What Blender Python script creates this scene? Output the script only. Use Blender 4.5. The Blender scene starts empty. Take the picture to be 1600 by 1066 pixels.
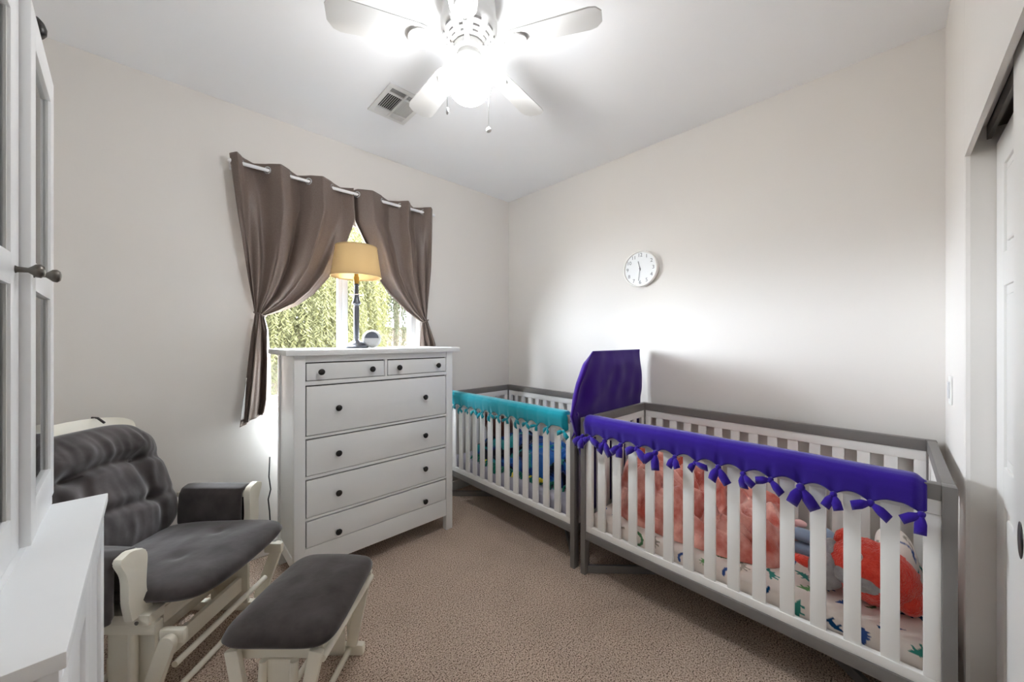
import bpy, bmesh, math, random
import numpy as np
from mathutils import Vector, Matrix, noise as mn

# ------------------------------------------------------------------ camera, world, exposure
S = bpy.context.scene
COL = S.collection
PI = math.pi
F_PX = 566.0
YAW = math.radians(46.4)                       # wall direction against the view direction
cam_d = bpy.data.cameras.new('camera')
cam = bpy.data.objects.new('camera', cam_d); COL.objects.link(cam)
cam_d.sensor_fit = 'HORIZONTAL'; cam_d.sensor_width = 36.0
cam_d.lens = 36.0 * F_PX / 1600.0
cam_d.shift_y = -2.5 / 1600.0
cam_d.clip_start = 0.02
cam.location = (0, 0, 1.36)
fwd = Vector((math.cos(YAW), math.sin(YAW), 0))
cam.rotation_euler = (PI / 2, 0, math.atan2(fwd.y, fwd.x) - PI / 2)
S.camera = cam

SKY_STRENGTH = 80.0
GLOBE_STRENGTH = 50.0
SUN_STRENGTH = 85.0
W = bpy.data.worlds.new('overcast_sky'); S.world = W; W.use_nodes = True
bg = W.node_tree.nodes['Background']
bg.inputs['Color'].default_value = (0.84, 0.92, 1.0, 1); bg.inputs['Strength'].default_value = SKY_STRENGTH
S.view_settings.view_transform = 'Standard'; S.view_settings.look = 'None'
S.cycles.diffuse_bounces = 7
S.view_settings.exposure = 0.54; S.view_settings.gamma = 1.0
S.view_settings.use_curve_mapping = False
sl = bpy.data.lights.new('sun', 'SUN'); sl.energy = SUN_STRENGTH; sl.angle = math.radians(3); sl.color = (1.0, 0.95, 0.88)
so_ = bpy.data.objects.new('sun', sl); COL.objects.link(so_)
so_.rotation_euler = Vector((-.55, .30, -.80)).to_track_quat('-Z', 'Y').to_euler()   # from above the house, over the yard
pd = bpy.data.lights.new('window_portal', 'AREA'); pd.shape = 'RECTANGLE'; pd.size = 1.2; pd.size_y = 1.37
pd.cycles.is_portal = True
po = bpy.data.objects.new('window_portal', pd); COL.objects.link(po)
po.location = (0.93, 2.85, 1.605); po.rotation_euler = (-PI / 2, 0, 0)   # opens towards the room

# ------------------------------------------------------------------ materials
def lin(r, g, b):
    f = lambda c: (c / 255 / 12.92) if c / 255 <= 0.04045 else ((c / 255 + 0.055) / 1.055) ** 2.4
    return (f(r), f(g), f(b), 1.0)

MATS = {}
def mat(name, col, rough=0.6, metal=0.0, var=None, bump=None, sheen=0.0, spec=0.5, sss=0.0, attr=None, coat=0.0):
    """var=(scale, second colour, contrast)  bump=(scale, strength, distance)"""
    m = bpy.data.materials.new(name); m.use_nodes = True; MATS[name] = m
    nt = m.node_tree; N = nt.nodes; L = nt.links
    p = N['Principled BSDF']
    p.inputs['Base Color'].default_value = col
    p.inputs['Roughness'].default_value = rough; p.inputs['Metallic'].default_value = metal
    p.inputs['Specular IOR Level'].default_value = spec
    if sheen: p.inputs['Sheen Weight'].default_value = sheen; p.inputs['Sheen Roughness'].default_value = 0.45
    if coat: p.inputs['Coat Weight'].default_value = coat; p.inputs['Coat Roughness'].default_value = 0.15
    tc = N.new('ShaderNodeTexCoord')
    if attr:
        a = N.new('ShaderNodeVertexColor'); a.layer_name = attr
        L.new(a.outputs['Color'], p.inputs['Base Color'])
    if var:
        n = N.new('ShaderNodeTexNoise'); n.inputs['Scale'].default_value = var[0]; n.inputs['Detail'].default_value = 4
        L.new(tc.outputs['Object'], n.inputs['Vector'])
        r = N.new('ShaderNodeValToRGB'); c = var[2]
        r.color_ramp.elements[0].position = 0.5 - c; r.color_ramp.elements[1].position = 0.5 + c
        r.color_ramp.elements[0].color = col; r.color_ramp.elements[1].color = var[1]
        L.new(n.outputs['Fac'], r.inputs['Fac']); L.new(r.outputs['Color'], p.inputs['Base Color'])
    if bump:
        n2 = N.new('ShaderNodeTexNoise'); n2.inputs['Scale'].default_value = bump[0]; n2.inputs['Detail'].default_value = 3
        L.new(tc.outputs['Object'], n2.inputs['Vector'])
        b = N.new('ShaderNodeBump'); b.inputs['Strength'].default_value = bump[1]; b.inputs['Distance'].default_value = bump[2]
        L.new(n2.outputs['Fac'], b.inputs['Height']); L.new(b.outputs['Normal'], p.inputs['Normal'])
    return m

def glass_mat(name, tint=(1, 1, 1, 1), refl=1.0):
    m = bpy.data.materials.new(name); m.use_nodes = True; MATS[name] = m
    nt = m.node_tree; nt.nodes.clear(); N = nt.nodes; L = nt.links
    o = N.new('ShaderNodeOutputMaterial'); mx = N.new('ShaderNodeMixShader')
    t = N.new('ShaderNodeBsdfTransparent'); t.inputs['Color'].default_value = tint
    g = N.new('ShaderNodeBsdfGlossy'); g.inputs['Roughness'].default_value = 0.02
    fr = N.new('ShaderNodeFresnel'); fr.inputs['IOR'].default_value = 1.0 + 0.45 * refl
    L.new(fr.outputs['Fac'], mx.inputs['Fac']); L.new(t.outputs[0], mx.inputs[1]); L.new(g.outputs[0], mx.inputs[2])
    L.new(mx.outputs[0], o.inputs['Surface'])
    return m

def trans_mat(name, col, tcol, fac, rough=0.8, bump=None, var=None):
    """thin cloth or leaf: diffuse + translucent"""
    m = bpy.data.materials.new(name); m.use_nodes = True; MATS[name] = m
    nt = m.node_tree; N = nt.nodes; L = nt.links
    p = N['Principled BSDF']; p.inputs['Base Color'].default_value = col; p.inputs['Roughness'].default_value = rough
    p.inputs['Specular IOR Level'].default_value = 0.5 if 'curtain' in name else 0.2
    t = N.new('ShaderNodeBsdfTranslucent'); t.inputs['Color'].default_value = tcol
    mx = N.new('ShaderNodeMixShader'); mx.inputs['Fac'].default_value = fac
    L.new(p.outputs[0], mx.inputs[1]); L.new(t.outputs[0], mx.inputs[2])
    L.new(mx.outputs[0], N['Material Output'].inputs['Surface'])
    tc = N.new('ShaderNodeTexCoord')
    if var:
        n = N.new('ShaderNodeTexNoise'); n.inputs['Scale'].default_value = var[0]; n.inputs['Detail'].default_value = 3
        L.new(tc.outputs['Object'], n.inputs['Vector'])
        r = N.new('ShaderNodeValToRGB'); r.color_ramp.elements[0].position = 0.5 - var[2]; r.color_ramp.elements[1].position = 0.5 + var[2]
        r.color_ramp.elements[0].color = col; r.color_ramp.elements[1].color = var[1]
        L.new(n.outputs['Fac'], r.inputs['Fac']); L.new(r.outputs['Color'], p.inputs['Base Color'])
    if bump:
        n2 = N.new('ShaderNodeTexNoise'); n2.inputs['Scale'].default_value = bump[0]
        L.new(tc.outputs['Object'], n2.inputs['Vector'])
        b = N.new('ShaderNodeBump'); b.inputs['Strength'].default_value = bump[1]; b.inputs['Distance'].default_value = bump[2]
        L.new(n2.outputs['Fac'], b.inputs['Height']); L.new(b.outputs['Normal'], p.inputs['Normal'])
    return m

mat('wall_paint', lin(225, 221, 216), 0.75, bump=(90, 0.10, 0.002), spec=0.25)
mat('ceiling_paint', lin(243, 244, 246), 0.85, bump=(120, 0.08, 0.002), spec=0.2)
mat('trim_white', lin(232, 231, 228), 0.35)
mat('vinyl_white', lin(205, 206, 208), 0.4)
mat('dresser_white', lin(226, 227, 226), 0.3, var=(3, lin(231, 232, 231), 0.3), coat=0.15)
mat('cabinet_white', lin(236, 237, 238), 0.32, var=(4, lin(231, 232, 233), 0.3))
mat('cabinet_inside', lin(205, 205, 203), 0.5)
mat('knob_black', lin(34, 31, 29), 0.35, metal=0.4)
mat('knob_pewter', lin(110, 106, 100), 0.3, metal=0.9)
mat('gap_shade', lin(38, 37, 36), 0.8)
mat('crib_grey', lin(121, 117, 114), 0.42, var=(9, lin(113, 110, 108), 0.3))
mat('crib_white', lin(238, 237, 234), 0.35)
mat('bolt_steel', lin(120, 118, 115), 0.35, metal=0.9)
mat('gold', lin(205, 165, 85), 0.3, metal=0.9)
mat('cream_wood', lin(233, 228, 214), 0.4, var=(5, lin(226, 220, 204), 0.3))
mat('suede', lin(46, 40, 38), 0.85, var=(9, lin(76, 69, 68), 0.2), bump=(22, 0.25, 0.006), sheen=0.35, spec=0.25)
mat('fleece_teal', lin(22, 142, 156), 0.95, bump=(350, 0.25, 0.002), sheen=0.4, spec=0.1)
mat('fleece_purple', lin(50, 28, 134), 0.95, bump=(350, 0.25, 0.002), sheen=0.3, spec=0.1)
mat('fleece_violet', lin(50, 16, 112), 0.95, bump=(350, 0.2, 0.002), sheen=0.3, spec=0.1)
mat('fleece_green', lin(20, 105, 88), 0.95, bump=(350, 0.25, 0.002), sheen=0.3, spec=0.1)
mat('fleece_yellow', lin(225, 210, 60), 0.95, bump=(350, 0.25, 0.002), sheen=0.3, spec=0.1)
mat('plush_pink', lin(198, 92, 76), 0.95, var=(8, lin(250, 192, 178), 0.12), bump=(260, 0.6, 0.006), sheen=0.6, spec=0.1)  # pale mottle paints highlights into the colour for more fold contrast
mat('plush_coral', lin(236, 66, 52), 0.95, var=(40, lin(246, 92, 74), 0.2), bump=(160, 0.9, 0.008), sheen=0.5, spec=0.1)
mat('plush_grey', lin(150, 148, 148), 0.95, var=(40, lin(172, 170, 170), 0.2), bump=(220, 0.6, 0.005), sheen=0.4, spec=0.1)
mat('plush_blue', lin(138, 156, 178), 0.9, bump=(300, 0.3, 0.003), sheen=0.4, spec=0.1)
mat('plush_rose', lin(236, 190, 186), 0.9, bump=(300, 0.3, 0.003), sheen=0.3, spec=0.1)
mat('plush_brown', lin(52, 26, 20), 0.95, var=(25, lin(78, 38, 28), 0.2), bump=(220, 0.7, 0.006), sheen=0.3, spec=0.1)
mat('sheet_print', lin(230, 220, 212), 0.9, attr='print', bump=(500, 0.1, 0.0006), spec=0.15)
mat('sheet_grey', lin(168, 166, 180), 0.9, var=(7, lin(180, 178, 190), 0.3), bump=(25, 0.2, 0.006), spec=0.15)
mat('patch_fleece', lin(14, 20, 52), 0.95, attr='print', bump=(300, 0.25, 0.002), sheen=0.3, spec=0.1)
mat('ceramic_globe_ring', lin(238, 238, 236), 0.3)
mat('fan_white', lin(222, 222, 221), 0.45)
mat('fan_slot_shade', lin(150, 149, 147), 0.6)
mat('vent_white', lin(226, 226, 224), 0.5)
mat('vent_shade', lin(70, 68, 66), 0.8)
mat('clock_face', lin(238, 240, 241), 0.4)
mat('clock_rim', lin(240, 238, 234), 0.35)
mat('clock_ink', lin(120, 122, 126), 0.6)
mat('lamp_metal', lin(96, 99, 106), 0.32, metal=0.55)
mat('brass', lin(190, 160, 90), 0.35, metal=0.7)
mat('chrome', lin(215, 217, 220), 0.18, metal=0.9)
mat('rod_white', lin(238, 238, 238), 0.3)
mat('device_white', lin(232, 233, 234), 0.5)
mat('device_grey', lin(88, 92, 102), 0.15)
mat('device_pale', lin(206, 208, 210), 0.7)
mat('cord_black', lin(22, 22, 22), 0.5)
mat('track_metal', lin(92, 88, 84), 0.4, metal=0.6)
mat('pull_dark', lin(60, 58, 56), 0.3, metal=0.8)
mat('ground_dirt', lin(84, 72, 58), 0.95, var=(1.5, lin(72, 64, 48), 0.25))
mat('stucco_tan', lin(54, 40, 33), 0.9, var=(2, lin(48, 36, 30), 0.3))
mat('bark', lin(60, 50, 42), 0.95, bump=(20, 0.6, 0.02))
trans_mat('lamp_linen', lin(212, 186, 142), lin(160, 132, 84), 0.30, bump=(260, 0.3, 0.001))
trans_mat('curtain_cloth', lin(120, 106, 98), lin(120, 98, 84), 0.08, rough=0.46, bump=(420, 0.25, 0.001), var=(160, lin(108, 93, 84), 0.2))
trans_mat('curtain_lining', lin(205, 202, 198), lin(200, 195, 190), 0.1)
trans_mat('leaf_light', lin(42, 42, 20), lin(50, 49, 23), 0.45)
trans_mat('leaf_dark', lin(34, 36, 22), lin(42, 44, 26), 0.4)
glass_mat('window_glass'); glass_mat('cabinet_glass', (0.93, 0.95, 0.95, 1), 1.1)

def carpet_mat():
    m = mat('carpet', lin(168, 143, 124), 0.98, spec=0.05)
    nt = m.node_tree; N = nt.nodes; L = nt.links; p = N['Principled BSDF']
    tc = N.new('ShaderNodeTexCoord')
    n1 = N.new('ShaderNodeTexNoise'); n1.inputs['Scale'].default_value = 175; n1.inputs['Detail'].default_value = 3
    n2 = N.new('ShaderNodeTexNoise'); n2.inputs['Scale'].default_value = 5; n2.inputs['Detail'].default_value = 3
    for n in (n1, n2): L.new(tc.outputs['Object'], n.inputs['Vector'])
    r = N.new('ShaderNodeValToRGB'); e = r.color_ramp.elements
    e[0].position = 0.36; e[0].color = lin(88, 70, 58); e[1].position = 0.60; e[1].color = lin(226, 205, 188)
    k = e.new(0.45); k.color = lin(182, 160, 143)
    L.new(n1.outputs['Fac'], r.inputs['Fac'])
    mx = N.new('ShaderNodeMixRGB'); mx.blend_type = 'MULTIPLY'; mx.inputs['Fac'].default_value = 0.25
    r2 = N.new('ShaderNodeValToRGB'); r2.color_ramp.elements[0].position = 0.35; r2.color_ramp.elements[1].position = 0.65
    r2.color_ramp.elements[0].color = (0.7, 0.7, 0.7, 1)
    L.new(n2.outputs['Fac'], r2.inputs['Fac'])
    L.new(r.outputs['Color'], mx.inputs[1]); L.new(r2.outputs['Color'], mx.inputs[2])
    L.new(mx.outputs['Color'], p.inputs['Base Color'])
    b = N.new('ShaderNodeBump'); b.inputs['Strength'].default_value = 0.9; b.inputs['Distance'].default_value = 0.008
    L.new(n1.outputs['Fac'], b.inputs['Height']); L.new(b.outputs['Normal'], p.inputs['Normal'])
carpet_mat()

def globe_mat():
    m = bpy.data.materials.new('globe_light'); m.use_nodes = True; MATS['globe_light'] = m
    p = m.node_tree.nodes['Principled BSDF']
    p.inputs['Base Color'].default_value = (0.9, 0.9, 0.88, 1)
    p.inputs['Emission Color'].default_value = (0.97, 0.985, 1.0, 1); p.inputs['Emission Strength'].default_value = GLOBE_STRENGTH
globe_mat()

# ------------------------------------------------------------------ mesh helpers
def new_bm(): return bmesh.new()

def box(bm, a, b, bev=0.0, seg=2, M=None):
    x0, y0, z0 = a; x1, y1, z1 = b
    vs = [bm.verts.new(v) for v in ((x0,y0,z0),(x1,y0,z0),(x1,y1,z0),(x0,y1,z0),(x0,y0,z1),(x1,y0,z1),(x1,y1,z1),(x0,y1,z1))]
    fs = [bm.faces.new([vs[i] for i in q]) for q in ((3,2,1,0),(4,5,6,7),(0,1,5,4),(1,2,6,5),(2,3,7,6),(3,0,4,7))]
    res = vs
    if bev > 0:
        es = set(e for f in fs for e in f.edges)
        r = bmesh.ops.bevel(bm, geom=list(es), offset=bev, segments=seg, affect='EDGES', profile=0.6)
        res = list(set(v for f in r['faces'] for v in f.verts) | set(v for v in vs if v.is_valid))
    if M is not None: bmesh.ops.transform(bm, matrix=M, verts=[v for v in res if v.is_valid])
    return bm

def lathe(bm, prof, n=32, c=(0, 0, 0), axis='Z', M=None, cap=True):
    """prof: list of (r, h)"""
    rings = []
    for r, h in prof:
        ring = []
        for k in range(n):
            a = 2 * PI * k / n
            p = Vector((r * math.cos(a), r * math.sin(a), h))
            if axis == 'X': p = Vector((p.z, p.x, p.y))
            elif axis == 'Y': p = Vector((p.x, p.z, p.y))
            if M is not None: p = M @ p
            ring.append(bm.verts.new(p + Vector(c)))
        rings.append(ring)
    for a, b in zip(rings, rings[1:]):
        for k in range(n): bm.faces.new((a[k], a[(k+1) % n], b[(k+1) % n], b[k]))
    if cap and prof[0][0] > 1e-6: bm.faces.new(rings[0][::-1])
    if cap and prof[-1][0] > 1e-6: bm.faces.new(rings[-1])
    if prof[0][0] <= 1e-6 or prof[-1][0] <= 1e-6: bmesh.ops.remove_doubles(bm, verts=[v for v in bm.verts], dist=1e-6)
    return bm

def tube(bm, pts, r, n=10, cap=True):
    pts = [Vector(p) for p in pts]; rs = r if isinstance(r, (list, tuple)) else [r] * len(pts)
    rings = []; up = None
    for i, p in enumerate(pts):
        t = (pts[min(i+1, len(pts)-1)] - pts[max(i-1, 0)]).normalized()
        if up is None:
            up = Vector((0, 0, 1)) if abs(t.z) < 0.9 else Vector((1, 0, 0))
        s = t.cross(up).normalized(); u = s.cross(t).normalized(); up = u
        rings.append([bm.verts.new(p + (s * math.cos(2*PI*k/n) + u * math.sin(2*PI*k/n)) * rs[i]) for k in range(n)])
    for a, b in zip(rings, rings[1:]):
        for k in range(n): bm.faces.new((a[k], a[(k+1) % n], b[(k+1) % n], b[k]))
    if cap: bm.faces.new(rings[0][::-1]); bm.faces.new(rings[-1])
    return bm

def prism(bm, poly, M, t, bev=0.0):
    """polygon in local XY extruded by t along local Z, moved by M"""
    a = [bm.verts.new((x, y, 0)) for x, y in poly]; b = [bm.verts.new((x, y, t)) for x, y in poly]
    n = len(poly)
    fs = [bm.faces.new(a[::-1]), bm.faces.new(b)]
    for k in range(n): fs.append(bm.faces.new((a[k], a[(k+1) % n], b[(k+1) % n], b[k])))
    vs = a + b
    if bev:
        es = list(set(list(fs[0].edges) + list(fs[1].edges)))
        r = bmesh.ops.bevel(bm, geom=es, offset=bev, segments=2, affect='EDGES', profile=0.6)
        vs = list(set(v for f in r['faces'] for v in f.verts) | set(v for v in vs if v.is_valid))
    bmesh.ops.transform(bm, matrix=M, verts=[v for v in vs if v.is_valid])
    return bm

def grid(bm, nu, nv, fn, closed_u=False):
    V = [[bm.verts.new(fn(i / (nu if closed_u else nu - 1), j / (nv - 1))) for i in range(nu)] for j in range(nv)]
    for j in range(nv - 1):
        for i in range(nu if closed_u else nu - 1):
            bm.faces.new((V[j][i], V[j][(i+1) % nu], V[j+1][(i+1) % nu], V[j+1][i]))
    return V

def blob(bm, c, r, seg=24, rings=16, fn=None, M=None):
    """ellipsoid; fn(unit vector) -> radial factor"""
    V = []
    for j in range(rings + 1):
        th = PI * j / rings
        row = []
        for k in range(seg):
            ph = 2 * PI * k / seg
            d = Vector((math.sin(th) * math.cos(ph), math.sin(th) * math.sin(ph), math.cos(th)))
            s = fn(d) if fn else 1.0
            p = Vector((d.x * r[0] * s, d.y * r[1] * s, d.z * r[2] * s))
            if M is not None: p = M @ p
            row.append(bm.verts.new(p + Vector(c)))
        V.append(row)
    for j in range(rings):
        for k in range(seg): bm.faces.new((V[j][k], V[j+1][k], V[j+1][(k+1) % seg], V[j][(k+1) % seg]))
    bmesh.ops.remove_doubles(bm, verts=V[0] + V[-1], dist=1e-5)
    return bm

def obj(name, bm, m, parent=None, smooth=False, shift=None, label=None):
    me = bpy.data.meshes.new(name)
    if shift is not None: bmesh.ops.translate(bm, vec=-Vector(shift), verts=bm.verts)
    bmesh.ops.recalc_face_normals(bm, faces=bm.faces)
    bm.to_mesh(me); bm.free()
    if m is not None: me.materials.append(MATS[m])
    if smooth:
        me.shade_smooth()
        if smooth == 'angle':
            try: me.set_sharp_from_angle(angle=math.radians(38))
            except Exception: pass
    o = bpy.data.objects.new(name, me); COL.objects.link(o)
    if parent is not None: o.parent = parent
    if label: o['label'] = label
    return o

def copy_of(o, parent, loc=(0, 0, 0), rot=(0, 0, 0), scale=None, name=None):
    c = o.copy(); COL.objects.link(c); c.parent = parent; c.location = loc; c.rotation_euler = rot
    if scale is not None: c.scale = scale
    return c

def tag(o, label, cat, group=None):
    o['label'] = label; o['category'] = cat
    if group: o['group'] = group
    return o

def thing(name, label, cat, loc=(0, 0, 0), rotz=0.0, group=None):
    o = bpy.data.objects.new(name, None); COL.objects.link(o); o.empty_display_size = 0.1
    o.location = loc; o.rotation_euler = (0, 0, rotz)
    return tag(o, label, cat, group)

def struct(name, bm, m, parent=None, smooth=False):
    o = obj(name, bm, m, parent, smooth)
    if parent is None: o['kind'] = 'structure'
    return o

def quick_box(name, a, b, m, parent=None, bev=0.0, shift=None):
    return obj(name, box(new_bm(), a, b, bev), m, parent, smooth='angle' if bev else False, shift=shift)

def poly_at(pts, s):
    """point on a polyline at fraction s of its length"""
    P = [Vector(p) for p in pts]; d = [0]
    for a, b in zip(P, P[1:]): d.append(d[-1] + (b - a).length)
    t = s * d[-1]
    for k in range(len(P) - 1):
        if t <= d[k+1] or k == len(P) - 2:
            w = (t - d[k]) / max(d[k+1] - d[k], 1e-9)
            return P[k].lerp(P[k+1], min(max(w, 0), 1))

def smooth01(t):
    t = min(max(t, 0), 1); return t * t * (3 - 2 * t)

# ------------------------------------------------------------------ room shell
XB, YA, YC, XD, ZC = 2.548, 2.726, -0.165, -0.66, 2.772
WX0, WX1, WZ0, WZ1 = 0.395, 1.530, 0.915, 2.290          # window opening
CX0, CX1, CZ = 0.50, 1.917, 1.966                        # closet opening
b = new_bm(); box(b, (XD - .1, YC - 0.75, -0.1), (XB + .1, YA + .16, 0.0)); struct('floor', b, 'carpet')
b = new_bm(); box(b, (XD - .1, YC - 0.75, ZC), (XB + .1, YA + .16, ZC + .1)); struct('ceiling', b, 'ceiling_paint')
b = new_bm(); box(b, (XB, YC - 0.75, 0), (XB + .1, YA + .16, ZC)); struct('wall_right', b, 'wall_paint')
b = new_bm(); box(b, (XD - .1, YC - 0.75, 0), (XD, YA + .16, ZC)); struct('wall_left', b, 'wall_paint')
b = new_bm()
box(b, (XD, YA, 0), (WX0, YA + .15, ZC)); box(b, (WX1, YA, 0), (XB, YA + .15, ZC))
box(b, (WX0, YA, 0), (WX1, YA + .15, WZ0)); box(b, (WX0, YA, WZ1), (WX1, YA + .15, ZC))
struct('wall_back', b, 'wall_paint')
b = new_bm()
box(b, (CX1, YC - .75, 0), (XB, YC, ZC), 0.012)          # return beside the closet, rounded corner
box(b, (XD, YC - .12, 0), (CX0, YC, ZC))
box(b, (CX0, YC - .012, CZ), (CX1, YC, ZC)); box(b, (CX0, YC - .75, 2.05), (CX1, YC - .012, ZC))
box(b, (CX0, YC - .75, 0), (CX1, YC - .72, 2.05)); box(b, (CX0 - .1, YC - .75, 0), (CX0, YC - .12, ZC))
struct('wall_front', b, 'wall_paint')
b = new_bm(); box(b, (XD, YA - .012, 0), (XB, YA, .085), 0.004); struct('baseboard_back', b, 'trim_white')
b = new_bm(); box(b, (XB - .012, YC, 0), (XB, YA - .012, .085), 0.004); struct('baseboard_right', b, 'trim_white')
b = new_bm(); box(b, (XD, YC, 0), (XD + .012, YA - .012, .085), 0.004); struct('baseboard_left', b, 'trim_white')

# closet track and two sliding panelled doors
b = new_bm()
box(b, (CX0, YC - .055, 2.005), (CX1, YC - .045, 2.05)); box(b, (CX0, YC - .10, 2.005), (CX1, YC - .093, 2.05)); box(b, (CX0, YC - .10, 2.04), (CX1, YC - .045, 2.05))
struct('trim_1', b, 'track_metal')
def closet_door(n, x0, x1, yface, top):
    t = .030
    d = bpy.data.objects.new('door_%d' % n, None); COL.objects.link(d); d['kind'] = 'structure'
    d.location = ((x0 + x1) / 2, yface - t / 2, 0)
    b = new_bm(); box(b, (x0, yface - t, .015), (x1, yface - .006, top), 0.002)
    obj('slab', b, 'trim_white', d, shift=d.location)
    w = x1 - x0; st = .105; mid = .10; pw = (w - 2 * st - mid) / 2
    rows = [(.20, .86), (.98, 1.52), (1.62, top - .10)]
    bars = [(x0, x0 + st, .015, top), (x1 - st, x1, .015, top), (x0 + st + pw, x1 - st - pw, .015, top)]
    for z0, z1 in ((.015, .20), (.86, .98), (1.52, 1.62), (top - .10, top)): bars.append((x0 + st, x1 - st, z0, z1))
    b = new_bm()
    for a0, a1, z0, z1 in bars: box(b, (a0, yface - .008, z0), (a1, yface, z1), 0.0025)
    obj('door_frame', b, 'trim_white', d, shift=d.location)
    for k in range(2):
        xa = x0 + st + k * (pw + mid)
        for z0, z1 in rows:
            b = new_bm(); box(b, (xa + .028, yface - .008, z0 + .028), (xa + pw - .028, yface - .001, z1 - .028), 0.006)
            obj('raised_panel', b, 'trim_white', d, shift=d.location)
    return d
d1 = closet_door(1, 1.00, CX1 - .003, YC - .064, 1.985)
d2 = closet_door(2, CX0 + .01, 1.375, YC - .022, 1.998)
M = Matrix.Translation((1.308, YC - .0215, .935)) @ Matrix.Rotation(PI/2, 4, 'X')
b = new_bm(); lathe(b, [(0, .004), (.016, .004), (.021, .007), (.025, .005), (.026, 0)], 28)
bmesh.ops.scale(b, vec=(1.0, 1.5, 1.0), verts=b.verts); bmesh.ops.transform(b, matrix=M, verts=b.verts)
obj('finger_pull', b, 'pull_dark', d2, smooth=True, shift=d2.location)

# light switch on the closet wall
sw = thing('light_switch', 'white light switch plate on the wall strip beside the closet', 'light switch', (2.295, YC, 1.155))
b = new_bm(); box(b, (-.035, 0, -.058), (.035, .006, .058), .003); obj('plate', b, 'trim_white', sw)
b = new_bm(); box(b, (-.016, .006, -.033), (.016, .011, .033), .002); obj('rocker', b, 'vinyl_white', sw)

# ------------------------------------------------------------------ window
win = bpy.data.objects.new('window_1', None); COL.objects.link(win); win['kind'] = 'structure'
win.location = (0.9325, YA + .09, WZ0)
def wb(name, a, b_, m, bev=.003): return quick_box(name, a, b_, m, win, bev, shift=win.location)
FY0, FY1 = YA + .065, YA + .135
wb('window_frame', (WX0, FY0, WZ0), (WX0 + .045, FY1, WZ1), 'vinyl_white'); wb('window_frame', (WX1 - .045, FY0, WZ0), (WX1, FY1, WZ1), 'vinyl_white')
wb('window_frame', (WX0 + .045, FY0, WZ0), (WX1 - .045, FY1, WZ0 + .045), 'vinyl_white'); wb('window_frame', (WX0 + .045, FY0, WZ1 - .045), (WX1 - .045, FY1, WZ1), 'vinyl_white')
wb('mullion', (.938, FY0 + .004, WZ0 + .045), (.975, FY0 + .030, WZ1 - .045), 'vinyl_white')
wb('sash_stile', (.905, FY0 + .012, WZ0 + .045), (.938, FY0 + .034, WZ1 - .045), 'vinyl_white')
for x0, x1, y in ((WX0 + .045, .905, FY0 + .024), (.975, WX1 - .045, FY0 + .022)):
    wb('sash_rail', (x0, y - .012, WZ0 + .045), (x1, y + .012, WZ0 + .075), 'vinyl_white')
    wb('sash_rail', (x0, y - .012, WZ1 - .075), (x1, y + .012, WZ1 - .045), 'vinyl_white')
    b = new_bm(); vs = [b.verts.new(p) for p in ((x0, y, WZ0 + .075), (x1, y, WZ0 + .075), (x1, y, WZ1 - .075), (x0, y, WZ1 - .075))]; b.faces.new(vs)
    obj('pane', b, 'window_glass', win, shift=win.location)
wb('window_sill', (WX0, YA + .002, WZ0), (WX1, FY0, WZ0 + .012), 'trim_white')

# ------------------------------------------------------------------ outside
b = new_bm(); box(b, (-14, YA + .3, -.5), (26, 34, -.3)); struct('ground_outside', b, 'ground_dirt')
rnd = random.Random(4)
bl = thing('block_wall', 'tan masonry garden wall beyond the trees outside the window', 'wall', (6.5, 17.0, -.3))
for r in range(11):
    for k in range(24):
        x0 = -6 + k * .62 + (.31 if r % 2 else 0)
        b = None
        if r == 0 and k == 0:
            b0 = new_bm(); box(b0, (0, 0, 0), (.605, .18, .188), .008, 1); block0 = obj('block', b0, 'stucco_tan', bl); block0.location = (x0, 0, r * .2)
        else: copy_of(block0, bl, (x0, rnd.uniform(-.006, .006), r * .2))
b = new_bm(); box(b, (-6, .02, 0), (9.3, .16, 2.19)); obj('mortar', b, 'stucco_tan', bl)
b = new_bm(); box(b, (-6.1, -.03, 2.19), (9.3, .21, 2.27), .01); obj('coping', b, 'stucco_tan', bl)

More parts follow.
